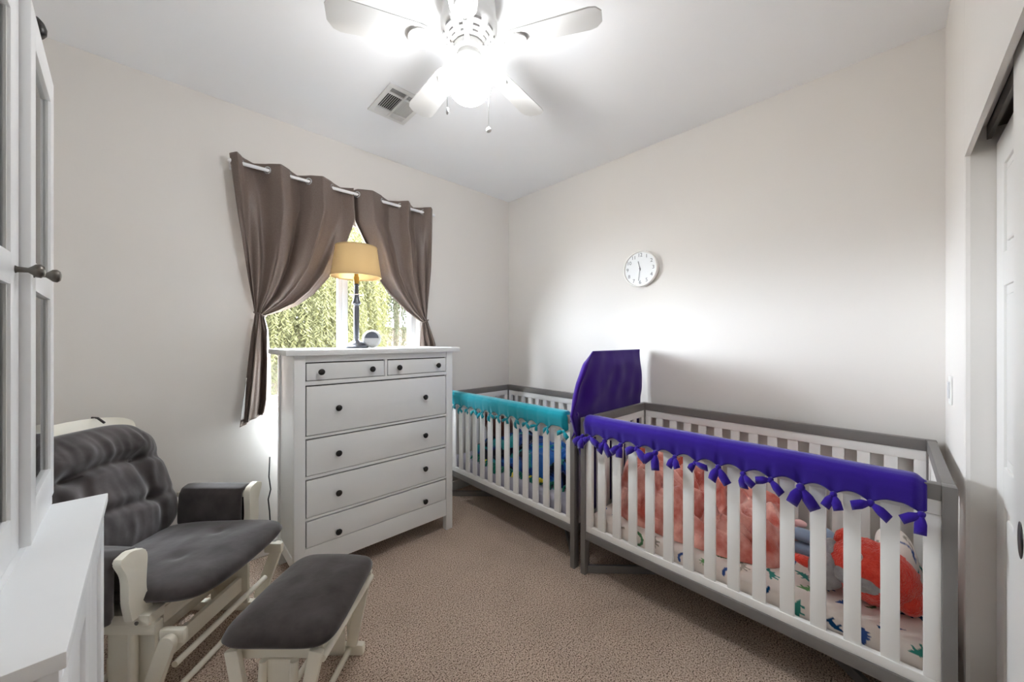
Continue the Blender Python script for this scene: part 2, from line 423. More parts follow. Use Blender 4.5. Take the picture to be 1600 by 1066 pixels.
def weeping_tree(name, label, loc, h, rad, nstr, mleaf, seed, zlo=.72):
    rn = random.Random(seed)
    T = thing(name, label, 'tree', loc, group=None)
    b = new_bm(); tube(b, [(0, 0, 0), (.05, .03, h * .3), (-.04, .06, h * .55)], [.16, .12, .09], 10)
    obj('trunk', b, 'bark', T, True)
    for k in range(7):
        a = 2 * PI * k / 7 + rn.uniform(-.3, .3); l = rad * rn.uniform(.6, .95)
        p0 = Vector((-.04, .06, h * .5)); p3 = Vector((math.cos(a) * l, math.sin(a) * l, h * rn.uniform(.72, .98)))
        pts = [p0, p0.lerp(p3, .35) + Vector((0, 0, h * .14)), p0.lerp(p3, .7) + Vector((0, 0, h * .1)), p3]
        b = new_bm(); tube(b, pts, [.06, .045, .03, .012], 7); obj('branch', b, 'bark', T, True)
    V = []; Fc = []
    for s in range(nstr):
        a = rn.uniform(0, 2 * PI); q = math.sqrt(rn.random())
        x, y = math.cos(a) * rad * q, math.sin(a) * rad * q
        z = h * (.97 - .32 * q * q) * rn.uniform(zlo, 1.04)
        ln = rn.uniform(.5, 1.5); dx, dy = math.cos(a) * .15, math.sin(a) * .15
        ln *= 1.5; n = int(ln / .055)
        for k in range(n):
            t = k / n
            px = x + dx * t + rn.uniform(-.02, .02); py = y + dy * t + rn.uniform(-.02, .02); pz = z - ln * t
            if pz < .1: break
            for sd in (-1, 1):
                th = rn.uniform(0, 2 * PI); L_ = rn.uniform(.08, .14); w = rn.uniform(.009, .015)
                d = Vector((math.cos(th) * .7, math.sin(th) * .7, -rn.uniform(.4, 1.1))).normalized(); sdv = d.cross(Vector((math.sin(th), -math.cos(th), .3))).normalized() * w
                p = Vector((px, py, pz)); i = len(V)
                V += [p, p + d * L_ * .5 + sdv, p + d * L_, p + d * L_ * .5 - sdv]; Fc.append((i, i+1, i+2, i+3))
    me = bpy.data.meshes.new('foliage'); me.from_pydata([tuple(v) for v in V], [], Fc); me.materials.append(MATS[mleaf])
    o = bpy.data.objects.new('foliage', me); COL.objects.link(o); o.parent = T; o['kind'] = 'stuff'
    return T
weeping_tree('weeping_tree', 'dense yellow-green weeping tree filling the left window pane', (2.0, 10.5, -.3), 6.6, 2.5, 3000, 'leaf_light', 1, .35)
weeping_tree('weeping_tree', 'sparser dark green weeping tree seen through the right window pane', (6.3, 13.0, -.3), 7.2, 2.9, 1900, 'leaf_dark', 2, .5)

# ------------------------------------------------------------------ ceiling vent
vt = thing('ceiling_vent', 'white square air vent with louvres in the ceiling near the fan', 'vent', (1.005, 2.055, ZC))
b = new_bm()
X, Y = .118, .158
for a, c in (((-X, -Y), (X, -Y + .028)), ((-X, Y - .028), (X, Y)), ((-X, -Y + .028), (-X + .026, Y - .028)), ((X - .026, -Y + .028), (X, Y - .028))):
    box(b, (a[0], a[1], -.008), (c[0], c[1], 0), .002)
obj('frame', b, 'vent_white', vt)
b = new_bm(); box(b, (-X + .02, -Y + .02, -.002), (X - .02, Y - .02, -.0005)); obj('recess_shade', b, 'vent_shade', vt)  # dark sheet paints the shade of the recess behind the louvres
b = new_bm()
for y in (-.082, .082): box(b, (-X + .026, y - .006, -.009), (X - .026, y + .006, -.002))
box(b, (-.006, -Y + .028, -.009), (.006, Y - .028, -.002)); obj('divider', b, 'vent_white', vt)
def louvre(c, ext, axis, tilt):
    b = new_bm()
    if axis == 'Y': box(b, (-.0045, -ext, -.0008), (.0045, ext, .0008)); b.transform(Matrix.Rotation(tilt, 4, 'Y'))
    else: box(b, (-ext, -.0045, -.0008), (ext, .0045, .0008)); b.transform(Matrix.Rotation(tilt, 4, 'X'))
    o = obj('louvre', b, 'vent_white', vt); o.location = (c[0], c[1], -.006); return o
for s in (-1, 1):
    first = None
    for k in range(7):
        x = s * (.014 + k * .0115)
        if first is None: first = louvre((x, 0), .075, 'Y', s * .9)
        else: copy_of(first, vt, (x, 0, -.006))
    for q in (-1, 1):
        f2 = None
        for k in range(4):
            y = q * (.094 + k * .0105)
            if f2 is None: f2 = louvre((s * .049, y), .042, 'X', -q * .9)
            else: copy_of(f2, vt, (s * .049, y, -.006))

# ------------------------------------------------------------------ ceiling fan with its lit globe
FX, FYc = .923, 1.232
fan = thing('ceiling_fan', 'white five-blade ceiling fan with a lit round globe', 'ceiling fan', (FX, FYc, ZC))
z = lambda w: w - ZC
b = new_bm()
lathe(b, [(.100, z(2.772)), (.112, z(2.768)), (.114, z(2.70)), (.119, z(2.695)), (.119, z(2.665)), (.110, z(2.650)), (.104, z(2.640)), (.098, z(2.625)), (.070, z(2.598)), (.052, z(2.595)), (.052, z(2.590))], 48)
obj('motor_housing', b, 'fan_white', fan, smooth='angle')
slot0 = None
for row, (r, zz, n, hw) in enumerate(((.105, 2.637, 10, .15), (.090, 2.6185, 10, .15), (.077, 2.606, 10, .15))):
    for k in range(n):
        a0 = 2 * PI * k / n
        if k == 0:
            b = new_bm(); L_ = []
            for q in range(7):
                a = -hw + 2 * hw * q / 6
                L_.append([b.verts.new((math.cos(a) * (r + o1), math.sin(a) * (r + o1), z(zz) + o2)) for o1, o2 in ((.0035, .0035), (.0015, -.0065), (-.004, -.005), (-.002, .005))])
            for p, q in zip(L_, L_[1:]):
                for m_ in range(4): b.faces.new((p[m_], p[(m_+1) % 4], q[(m_+1) % 4], q[m_]))
            b.faces.new(L_[0]); b.faces.new(L_[-1][::-1])
            slot0 = obj('slot_shade', b, 'fan_slot_shade', fan); slot0.rotation_euler = (0, 0, a0)  # grey bar on the housing, its colour painting the shade of an opening
        else: copy_of(slot0, fan, (0, 0, 0), (0, 0, a0))
b = new_bm(); lathe(b, [(.060, z(2.592)), (.066, z(2.588)), (.066, z(2.568)), (.055, z(2.562)), (.050, z(2.56)), (.050, z(2.535)), (.062, z(2.532)), (.064, z(2.522)), (.045, z(2.518))], 40)
obj('light_fitter', b, 'ceramic_globe_ring', fan, smooth='angle')
b = new_bm(); pr = []
for k in range(25):
    t = PI * (.165 + .835 * k / 24); pr.append((max(.094 * math.sin(t), 0), z(2.447) + .088 * math.cos(t)))
pr[-1] = (0, pr[-1][1])
lathe(b, [(.046, z(2.528))] + pr, 40); obj('globe', b, 'globe_light', fan, smooth=True, label='lit white glass globe')
# blade, built along +x
def blade_outline():
    up = [(.155, .035), (.17, .046), (.20, .052), (.50, .066), (.525, .058), (.545, .030)]
    return up + [(x, -y) for x, y in up[::-1]]
b = new_bm(); prism(b, blade_outline(), Matrix.Translation((0, 0, z(2.582))) , .006, .0015)
bmesh.ops.transform(b, matrix=Matrix.Translation((0, 0, z(2.585))) @ Matrix.Rotation(math.radians(11), 4, 'X') @ Matrix.Translation((0, 0, -z(2.585))), verts=b.verts)
blade0 = obj('blade', b, 'fan_white', fan, smooth='angle')
RX = Matrix.Translation((0, 0, z(2.585))) @ Matrix.Rotation(math.radians(11), 4, 'X')
b = new_bm()
ol = [(.150 + .052 * (1 - math.cos(2 * PI * k / 28)) / 1.0 * .9, .040 * math.sin(2 * PI * k / 28)) for k in range(28)]
prism(b, ol, RX @ Matrix.Translation((0, 0, -.0085)), .005, .0015)
for k in range(12):                                        # raised half ring at the outer end of the bracket
    a0, a1 = -1.15 + 2.3 * k / 12, -1.15 + 2.3 * (k + 1) / 12
    q = [(.198 + .050 * math.cos(a) * s, .040 * math.sin(a) * s) for a, s in ((a0, .85), (a0, 1.0), (a1, 1.0), (a1, .85))]
    prism(b, q, RX @ Matrix.Translation((0, 0, -.013)), .006)
box(b, (.15, -.006, -.0125), (.235, .006, -.008), .001, M=RX)
lathe(b, [(0, -.014), (.006, -.013), (.007, -.008)], 10, M=RX, c=RX.to_3x3() @ Vector((.20, 0, 0)))
tube(b, [(.05, 0, z(2.578)), (.09, 0, z(2.568)), (.12, 0, z(2.570)), (.155, 0, z(2.578))], [.013, .010, .009, .011], 10)
iron0 = obj('blade_bracket', b, 'fan_white', fan, smooth='angle')
for k in range(5):
    a = math.radians(155.5 + 72 * k)
    if k == 0: blade0.rotation_euler = (0, 0, a); iron0.rotation_euler = (0, 0, a)
    else: copy_of(blade0, fan, (0, 0, 0), (0, 0, a)); copy_of(iron0, fan, (0, 0, 0), (0, 0, a))
for (x, y, ze, m) in ((.826, 1.249, 2.305, 'chrome'), (1.018, 1.217, 2.285, 'fan_white')):
    dx, dy = x - FX, y - FYc; rr = math.hypot(dx, dy)
    b = new_bm(); tube(b, [(dx / rr * .05, dy / rr * .05, z(2.548)), (dx * .8, dy * .8, z(2.535)), (dx, dy, z(2.51)), (dx, dy, z(ze))], .0013, 6)
    c = obj('pull_chain', b, 'chrome', fan, True)
    b = new_bm()
    if m == 'chrome': lathe(b, [(0, 0), (.005, -.004), (.006, -.02), (.004, -.028), (0, -.03)], 12, (dx, dy, z(ze)))
    else: blob(b, (dx, dy, z(ze) - .010), (.012, .012, .012), 16, 10)
    obj('chain_fob', b, m, c, True)

# ------------------------------------------------------------------ wall clock
ck = thing('wall_clock', 'round white wall clock with thin grey hands above the cribs', 'clock', (XB, 1.281, 1.880))
def face_map(p):                                           # clock plane: x right, y up, z out of the wall
    return Vector((-p[2], -p[0], p[1]))
MC = Matrix(((0, 0, -1, 0), (-1, 0, 0, 0), (0, 1, 0, 0), (0, 0, 0, 1)))
b = new_bm(); lathe(b, [(.118, 0), (.130, .004), (.132, .030), (.129, .036), (.123, .036), (.121, .026)], 64, cap=False); b.transform(MC); obj('rim', b, 'clock_rim', ck, 'angle')
b = new_bm(); lathe(b, [(.122, .018), (.122, .0255), (0, .0255)], 64); b.transform(MC); obj('face', b, 'clock_face', ck)
def text_mesh(s, size, mtx, name, m, parent, extr=.0004):
    cu = bpy.data.curves.new('txt', 'FONT'); cu.body = s; cu.size = size; cu.align_x = 'CENTER'; cu.align_y = 'CENTER'; cu.extrude = extr
    tmp = bpy.data.objects.new('txt', cu); COL.objects.link(tmp)
    dg = bpy.context.evaluated_depsgraph_get(); me = bpy.data.meshes.new_from_object(tmp.evaluated_get(dg))
    bpy.data.objects.remove(tmp); bpy.data.curves.remove(cu)
    me.transform(mtx); me.materials.clear(); me.materials.append(MATS[m]); me.name = name
    o = bpy.data.objects.new(name, me); COL.objects.link(o); o.parent = parent; return o
for k in range(1, 13):
    a = PI / 2 - k * PI / 6
    text_mesh(str(k), .037, MC @ Matrix.Translation((.100 * math.cos(a), .100 * math.sin(a), .0262)), 'numeral', 'clock_ink', ck)
for nm, ln, w, ang, zz in (('hour_hand', .058, .0045, 11.52 / 12 * 360, .028), ('minute_hand', .088, .0035, 31 / 60 * 360 + 1, .0295)):
    b = new_bm(); box(b, (-w / 2, -.014, zz), (w / 2, ln, zz + .001)); b.transform(MC @ Matrix.Rotation(-math.radians(ang), 4, 'Z')); obj(nm, b, 'clock_ink', ck)
b = new_bm(); lathe(b, [(.005, .026), (.005, .032), (0, .032)], 14); b.transform(MC); obj('hub', b, 'clock_ink', ck)

# ------------------------------------------------------------------ chest of drawers
DX0, DX1, DY0, DY1 = .488, 1.492, 2.190, 2.590
dr = thing('chest_of_drawers', 'tall white chest of drawers with black knobs in front of the window', 'dresser', (.99, 2.39, 0))
def db(name, a, b_, m='dresser_white', parent=dr, bev=.003, lab=None):
    o = obj(name, box(new_bm(), a, b_, bev), m, parent, 'angle' if bev else False, shift=dr.location)
    return o
db('top', (.447, 2.168, 1.272), (1.543, 2.632, 1.303), bev=.004)
for x0, x1 in ((DX0, .543), (1.440, DX1)):
    for y0, y1 in ((DY0, DY0 + .045), (DY1 - .045, DY1)): db('leg', (x0, y0, 0), (x1, y1, 1.272))
for x0, x1 in ((DX0 + .008, DX0 + .022), (DX1 - .022, DX1 - .008)):
    db('side_panel', (x0, DY0 + .045, .13), (x1, DY1 - .045, 1.272), bev=0)
    db('side_rail', (x0 - .006, DY0 + .045, .10), (x1 + .006, DY1 - .045, .165), bev=.002)
db('back_panel', (.543, DY1 - .03, .12), (1.440, DY1 - .02, 1.272), bev=0)
db('gap_shade_panel', (.5435, DY0 + .022, .14), (1.4395, DY0 + .028, 1.26), 'gap_shade', bev=0)  # dark sheet painting in the shade seen through the drawer gaps
for z0, z1 in ((1.2345, 1.272), (1.108, 1.131), (.816, .831), (.595, .612), (.3705, .3845), (.105, .2205)):
    db('front_rail', (.543, DY0 + .003, z0), (1.440, DY0 + .025, z1), bev=.0015)
db('front_stile', (.9885, DY0 + .003, 1.131), (1.0045, DY0 + .025, 1.2345), bev=.0015)
b = new_bm(); lathe(b, [(.007, 0), (.006, .010), (.010, .015), (.0165, .020), (.0175, .025), (.013, .030), (0, .032)], 20)
b.transform(Matrix.Rotation(PI / 2, 4, 'X')); knob_me = b
kb = None
rows = [(1.1325, 1.233, [(.5455, .987, (.617, .902)), (1.006, 1.4375, (1.076, 1.364))], 1.180)]
for z0, z1, zk in ((.8325, 1.1065, .970), (.6135, .8145, .712), (.386, .5935, .486), (.222, .369, .265)):
    rows.append((z0, z1, [(.5455, 1.4375, (.708, 1.263))], zk))
for z0, z1, cells, zk in rows:
    for x0, x1, ks in cells:
        cx = Vector(((x0 + x1) / 2, DY0 + .003, (z0 + z1) / 2))
        f = obj('drawer', box(new_bm(), (x0 + .0030, DY0 + .001, z0 + .0022), (x1 - .0030, DY0 + .021, z1 - .0055), .0025), 'dresser_white', dr, 'angle', shift=cx)
        f.location = cx - dr.location
        for xk in ks:
            kl = Vector((xk, DY0 + .001, zk)) - cx
            if kb is None: kb = obj('knob', knob_me, 'knob_black', f, True, label='round black knob'); kb.location = kl
            else:
                c = copy_of(kb, f, kl)

# ------------------------------------------------------------------ table lamp
tl = thing('table_lamp', 'grey metal table lamp with tan drum shade on the dresser', 'lamp', (.909, 2.45, 1.3035))
b = new_bm(); lathe(b, [(.072, 0), (.076, .004), (.076, .012), (.070, .016), (.062, .020), (.058, .026), (.034, .040), (.018, .052), (.014, .062)], 36); obj('base', b, 'lamp_metal', tl, 'angle')
b = new_bm(); lathe(b, [(.016, .060), (.0175, .064), (.0175, .270), (.0155, .275), (.019, .285), (.027, .292), (.028, .300), (.024, .308), (.020, .320), (.016, .345)], 24); obj('stem', b, 'lamp_metal', tl, 'angle')
b = new_bm(); lathe(b, [(.016, .346), (.044, .348), (.046, .351), (.044, .354), (.016, .356)], 30); obj('drip_ring', b, 'chrome', tl, 'angle')
b = new_bm(); lathe(b, [(.014, .356), (.014, .410), (.018, .414), (.018, .420), (.012, .424)], 20); obj('candle_sleeve', b, 'lamp_metal', tl, 'angle')
b = new_bm(); lathe(b, [(.012, .424), (.017, .428), (.017, .470), (.013, .476), (.013, .49)], 20); so = obj('socket', b, 'brass', tl, 'angle')
b = new_bm(); box(b, (.016, -.003, .446), (.034, .003, .450)); obj('switch_key', b, 'brass', so)
b = new_bm(); lathe(b, [(.013, .49), (.030, .53), (.032, .56), (.020, .585), (0, .592)], 20); obj('bulb', b, 'device_white', tl, True)
b = new_bm()
pr = [(.156, .470), (.1275, .668)]
n = 56; rings = []
for r, h in pr: rings.append([b.verts.new((r * math.cos(2*PI*k/n), r * math.sin(2*PI*k/n), h)) for k in range(n)])
for k in range(n): b.faces.new((rings[0][k], rings[0][(k+1) % n], rings[1][(k+1) % n], rings[1][k]))
sh = obj('shade', b, 'lamp_linen', tl, 'angle', label='tan linen drum shade')
for r, h in ((.1565, .472), (.128, .666)):
    b = new_bm(); lathe(b, [(r + .001, h - .004), (r + .0025, h), (r + .001, h + .004), (r - .003, h + .004), (r - .003, h - .004), (r + .001, h - .004)], 56, cap=False); obj('shade_trim', b, 'lamp_linen', sh, 'angle')
b = new_bm()
for k in range(3):
    a = 2 * PI * k / 3; tube(b, [(.018 * math.cos(a), .018 * math.sin(a), .60), (.126 * math.cos(a), .126 * math.sin(a), .655)], .0015, 5)
obj('spider', b, 'brass', sh)

# round smart display beside the lamp
sd = thing('smart_display', 'small round white smart speaker with grey screen beside the lamp', 'smart speaker', (1.000, 2.420, 1.3035))
look = Vector((-1.0, -2.42, 0.25)).normalized()
q = look.to_track_quat('Z', 'Y').to_matrix().to_4x4(); MS = Matrix.Translation((0, 0, .060)) @ q
b = new_bm(); pr = []
for k in range(21):
    t = PI * k / 20; pr.append((.060 * math.sin(t), max(-.060, min(.060 * -math.cos(t), .036))))
lathe(b, [(0, -.060)] + [p for p in pr[1:] if p[1] < .0355] + [(.048, .036), (.046, .037), (.044, .034), (0, .034)], 36, M=MS); obj('shell', b, 'device_white', sd, True)
for nm, a0, a1, m in (('semicircle', 0.03, PI - 0.03, 'device_grey'), ('pale_semicircle', PI + .03, 2 * PI - .03, 'device_pale')):  # flat face split into a dark grey half and a pale half
    b = new_bm(); poly = [(.043 * math.cos(a0 + (a1 - a0) * k / 24), .043 * math.sin(a0 + (a1 - a0) * k / 24)) for k in range(25)]
    prism(b, poly, MS @ Matrix.Translation((0, 0, .0342)), .0015); obj(nm, b, m, sd)
cd = obj('power_cord', tube(new_bm(), [(.962, 2.45, 1.306), (.955, 2.50, 1.306), (.96, 2.56, 1.306), (.965, 2.63, 1.306)], .0025, 6), 'cord_black', smooth=True, shift=(.96, 2.5, 1.3035)); cd.location = (.96, 2.5, 1.3035)
tag(cd, 'thin black lamp cord lying across the dresser top', 'cord')
cd = obj('power_cord', tube(new_bm(), [(.468, 2.70, .62), (.462, 2.69, .50), (.470, 2.685, .42), (.458, 2.69, .36), (.466, 2.695, .28), (.475, 2.70, .10), (.48, 2.70, .004)], .004, 7), 'cord_black', smooth=True, shift=(.466, 2.69, 0)); cd.location = (.466, 2.69, 0)
tag(cd, 'black cord hanging down the wall behind the dresser side', 'cord')

# ------------------------------------------------------------------ curtain rod and curtains
RY, RZ = 2.656, 2.402
rod = thing('curtain_rod', 'white curtain rod above the window', 'curtain rod', (.93, RY, RZ))
b = new_bm(); tube(b, [(-.665, 0, 0), (.690, 0, 0)], .0105, 16); obj('rod', b, 'rod_white', rod, 'angle')
for x in (-.665, .690):
    b = new_bm(); lathe(b, [(.0, -.012), (.010, -.010), (.013, 0), (.010, .010), (0, .012)], 14, axis='X', c=(x, 0, 0)); obj('finial', b, 'rod_white', rod, True)
for x in (-.652, .672):
    b = new_bm(); tube(b, [(x, .066, -.005), (x, .0, -.014)], .006, 8); box(b, (x - .012, .064, -.03), (x + .012, .070, .03), .002); obj('bracket', b, 'rod_white', rod, 'angle')

def curtain(name, label, top, signs, outer, inner, tail_o, tail_i, flip, seed):
    """top: x waypoints along the rod from the outer edge to the inner one; signs: +1 in front of the rod"""
    C = thing(name, label, 'curtain', ((top[0] + top[-1]) / 2, RY, min(p[1] for p in tail_o)))
    x0, x1 = top[0], top[-1]
    rn = random.Random(seed); ph = [rn.uniform(0, 6.28) for _ in range(6)]
    def top_xy(u):
        k = u * (len(top) - 1); i = min(int(k), len(top) - 2); t = k - i
        x = top[i] + (top[i+1] - top[i]) * (t + .10 * math.sin(2 * PI * t))
        return x, signs[i] * math.sin(PI * t) ** .8
    def fold(u, s):                                      # long drape folds that sharpen towards the tie
        a = math.sin(2 * PI * (4.2 * u) + ph[0] + 1.2 * s) + .55 * math.sin(2 * PI * 7.5 * u + ph[1] - .8 * s) + .4 * smooth01(s * 1.5 - .4) * math.sin(2 * PI * 13 * u + ph[4])
        a = math.copysign(abs(a) ** .8, a)
        return a
    def P(u, v):
        VT = .60
        if v <= VT:
            s = v / VT
            xt, w = top_xy(u); g = (xt - x0) / (x1 - x0)
            o = poly_at(outer, s); i = poly_at(inner, s)
            x = o.x + (i.x - o.x) * g; zz = o.y + (i.y - o.y) * g
            am = .048 * (1 - smooth01(s * 1.1)) + .004
            y = RY - w * am
            y -= fold(u, s) * .034 * smooth01(s * 1.5) * (1 - .62 * s)
            y += .028 * smooth01(s) * (1 if True else 0)
            y -= .045 * math.sin(PI * min(s * 1.0, 1)) * (g ** .8) * (1 - s)       # belly of the swag
            if s > .75:
                q = (s - .75) / .25; y = y * (1 - q * .5) + (2.676 + .016 * math.sin(2 * PI * u * 1.0 + 1)) * q * .5
            return Vector((x, y, zz))
        s = (v - VT) / (1 - VT)
        o = poly_at(tail_o, s); i = poly_at(tail_i, s)
        g = u
        x = o.x + (i.x - o.x) * (g + .10 * math.sin(2 * PI * 2 * g) * smooth01(s * 3))
        zz = o.y + (i.y - o.y) * g
        f0 = .034 * fold(u, 1) * .38 * .5 
        y = 2.676 - f0 * (1 - smooth01(s * 2)) - (.024 * math.sin(2 * PI * 2.3 * u + ph[2]) + .010 * math.sin(2 * PI * 5.2 * u + ph[3])) * smooth01(s * 3)
        return Vector((x, min(y, 2.716), zz))
    b = new_bm(); grid(b, 150, 110, P)
    p = obj('panel', b, 'curtain_cloth', C, True, shift=C.location)
    md = p.modifiers.new('thickness', 'SOLIDIFY'); md.thickness = .002; md.offset = 0
    for i in range(1, len(top) - 1):
        b = new_bm(); R, r = .0205, .0042; n1, n2 = 24, 8
        V = [[b.verts.new((r * math.sin(2*PI*j/n2), (R + r * math.cos(2*PI*j/n2)) * math.cos(2*PI*k/n1), (R + r * math.cos(2*PI*j/n2)) * math.sin(2*PI*k/n1))) for j in range(n2)] for k in range(n1)]
        for k in range(n1):
            for j in range(n2): b.faces.new((V[k][j], V[(k+1) % n1][j], V[(k+1) % n1][(j+1) % n2], V[k][(j+1) % n2]))
        g = obj('grommet', b, 'chrome', C, True); g.location = Vector((top[i], RY, RZ)) - C.location
        g.rotation_euler = (0, 0, (.75 if signs[i] > 0 else -.75) * flip)
    tp = poly_at(tail_o, 0); tq = poly_at(tail_i, 0)
    cxt = (tp.x + tq.x) / 2; czt = (tp.y + tq.y) / 2; hw = abs(tq.x - tp.x) / 2 + .006; tl_ = math.atan2(tq.y - tp.y, tq.x - tp.x)
    b = new_bm()
    pts = [(cxt + hw * math.cos(2*PI*k/28) , 2.676 + .030 * math.sin(2*PI*k/28), czt + math.tan(tl_) * hw * math.cos(2*PI*k/28)) for k in range(29)]
    tube(b, pts, .0045, 8, cap=False); obj('tieback', b, 'curtain_cloth', C, True, shift=C.location)
    return C, P
cl, PL = curtain('curtain', 'brown curtain panel tied back on the left of the window', [.262, .321, .448, .569, .676, .822, .966], [1, -1, 1, -1, 1, -1],
    [(.262, 2.442), (.300, 2.110), (.352, 1.741), (.388, 1.523)],
    [(.966, 2.442), (.966, 2.20), (.885, 1.959), (.815, 1.797), (.716, 1.666), (.622, 1.584), (.516, 1.533), (.436, 1.503)],
    [(.388, 1.523), (.370, 1.400), (.340, 1.098), (.312, .838)], [(.436, 1.503), (.458, 1.42), (.474, 1.245), (.476, 1.0), (.462, .920)], 1, 3)
cr, PR = curtain('curtain', 'brown curtain panel tied back on the right of the window', [1.608, 1.521, 1.407, 1.320, 1.175, .990, .960], [1, -1, 1, -1, 1, -1],
    [(1.608, 2.442), (1.597, 1.943), (1.572, 1.520)],
    [(.960, 2.442), (.970, 2.202), (1.054, 2.035), (1.125, 1.835), (1.224, 1.716), (1.382, 1.585), (1.522, 1.503)],
    [(1.572, 1.520), (1.602, 1.44), (1.645, 1.32), (1.665, 1.1), (1.66, .84)], [(1.522, 1.503), (1.512, 1.44), (1.500, 1.32), (1.498, 1.1), (1.50, .84)], -1, 8)
# pale lining strip turned out along the outer hem of the left panel
b = new_bm(); grid(b, 4, 14, lambda u, v: Vector((poly_at([(.346, 1.13), (.314, .885)], v).x - .004 + u * .022 * v, 2.640 + .02 * u, 1.13 - .245 * v)))
o = obj('lining', b, 'curtain_lining', cl, True, shift=cl.location)
md = o.modifiers.new('thickness', 'SOLIDIFY'); md.thickness = .0015
#PART2
# ------------------------------------------------------------------ cribs
CL, CW = 1.390, .776                                       # length (y), depth (x)
SL = [1.2605 - k * .09308 for k in range(13)]
def make_crib(label, loc):
    T = thing('crib', label, 'crib', loc, group='grey and white cribs along the right wall')
    def q(name, a, b_, m, bev=.0025): return obj(name, box(new_bm(), a, b_, bev), m, T, 'angle')
    for x in (0, CW - .045):
        for y in (0, CL - .032): q('post', (x, y, 0), (x + .045, y + .032, .905), 'crib_grey', .003)
    slat0 = None
    for side, xo in ((0, 0), (1, CW - .044)):
        q('top_rail', (xo + .004, .032, .855), (xo + .040, CL - .032, .905), 'crib_grey')
        q('bottom_rail', (xo + .004, .032, .205), (xo + .040, CL - .032, .250), 'crib_grey')
        q('panel_rail', (xo + .010, .032, .808), (xo + .034, CL - .032, .855), 'crib_white')
        q('panel_rail', (xo + .010, .032, .250), (xo + .034, CL - .032, .285), 'crib_white')
        for y in (.032, CL - .032 - .038): q('panel_stile', (xo + .010, y, .285), (xo + .034, y + .038, .808), 'crib_white')
        for y in SL:
            if slat0 is None: slat0 = q('slat', (-.007, -.023, .283), (.007, .023, .810), 'crib_white', .002); slat0.location = (xo + .022, y, 0)
            else: copy_of(slat0, T, (xo + .022, y, 0))
    for yo in (0.002, CL - .030):
        q('end_rail', (.045, yo, .855), (CW - .045, yo + .028, .905), 'crib_grey')
        q('end_rail', (.045, yo, .205), (CW - .045, yo + .028, .250), 'crib_grey')
        q('panel_rail', (.045, yo + .004, .808), (CW - .045, yo + .024, .855), 'crib_white')
        q('panel_rail', (.045, yo + .004, .250), (CW - .045, yo + .024, .285), 'crib_white')
        for x in (.045, CW - .083): q('panel_stile', (x, yo + .004, .285), (x + .038, yo + .024, .808), 'crib_white')
        for k in range(6): copy_of(slat0, T, (.083 + .61 * (k + 1) / 7, yo + .014, 0), (0, 0, PI / 2))
    q('mattress_support', (.05, .04, .218), (CW - .05, CL - .04, .240), 'crib_grey', .002)
    for sx, sy in ((0, 0), (1, 0), (0, 1), (1, 1)):        # floor braces running in from each post
        x = .022 if sx == 0 else CW - .022; y = .016 if sy == 0 else CL - .016
        dx = 1 if sx == 0 else -1; dy = 1 if sy == 0 else -1
        b = new_bm(); L_ = .345 * math.sqrt(2)
        box(b, (.015, -.010, .002), (L_, .010, .045), .003)
        b.transform(Matrix.Translation((x, y, 0)) @ Matrix.Rotation(math.atan2(dy, dx), 4, 'Z')); obj('floor_brace', b, 'crib_grey', T, 'angle')
    q('floor_spine', (CW / 2 - .012, .355, .002), (CW / 2 + .012, CL - .355, .045), 'crib_grey')
    b0 = None
    for y in (.050, CL - .050):
        for zz in (.33, .45, .75):
            if b0 is None:
                b = new_bm(); lathe(b, [(.006, 0), (.006, .003), (0, .0035)], 12, axis='X'); b0 = obj('bolt', b, 'bolt_steel', T); b0.location = (.033, y, zz)
            else: copy_of(b0, T, (.033, y, zz))
    return T
crib1 = make_crib('grey and white slatted crib nearest the closet, with purple rail cover', (1.742, -.138, 0))
crib2 = make_crib('grey and white slatted crib in the room corner, with teal rail cover', (1.742, 1.296, 0))
b = new_bm()
for k, w in enumerate((.004, .006, .005, .003, .006, .004)): box(b, (.16 + k * .010, CL - .0306, .876), (.16 + k * .010 + w, CL - .0300, .884))
obj('gold_mark', b, 'gold', crib1, label='row of tiny gold marks')

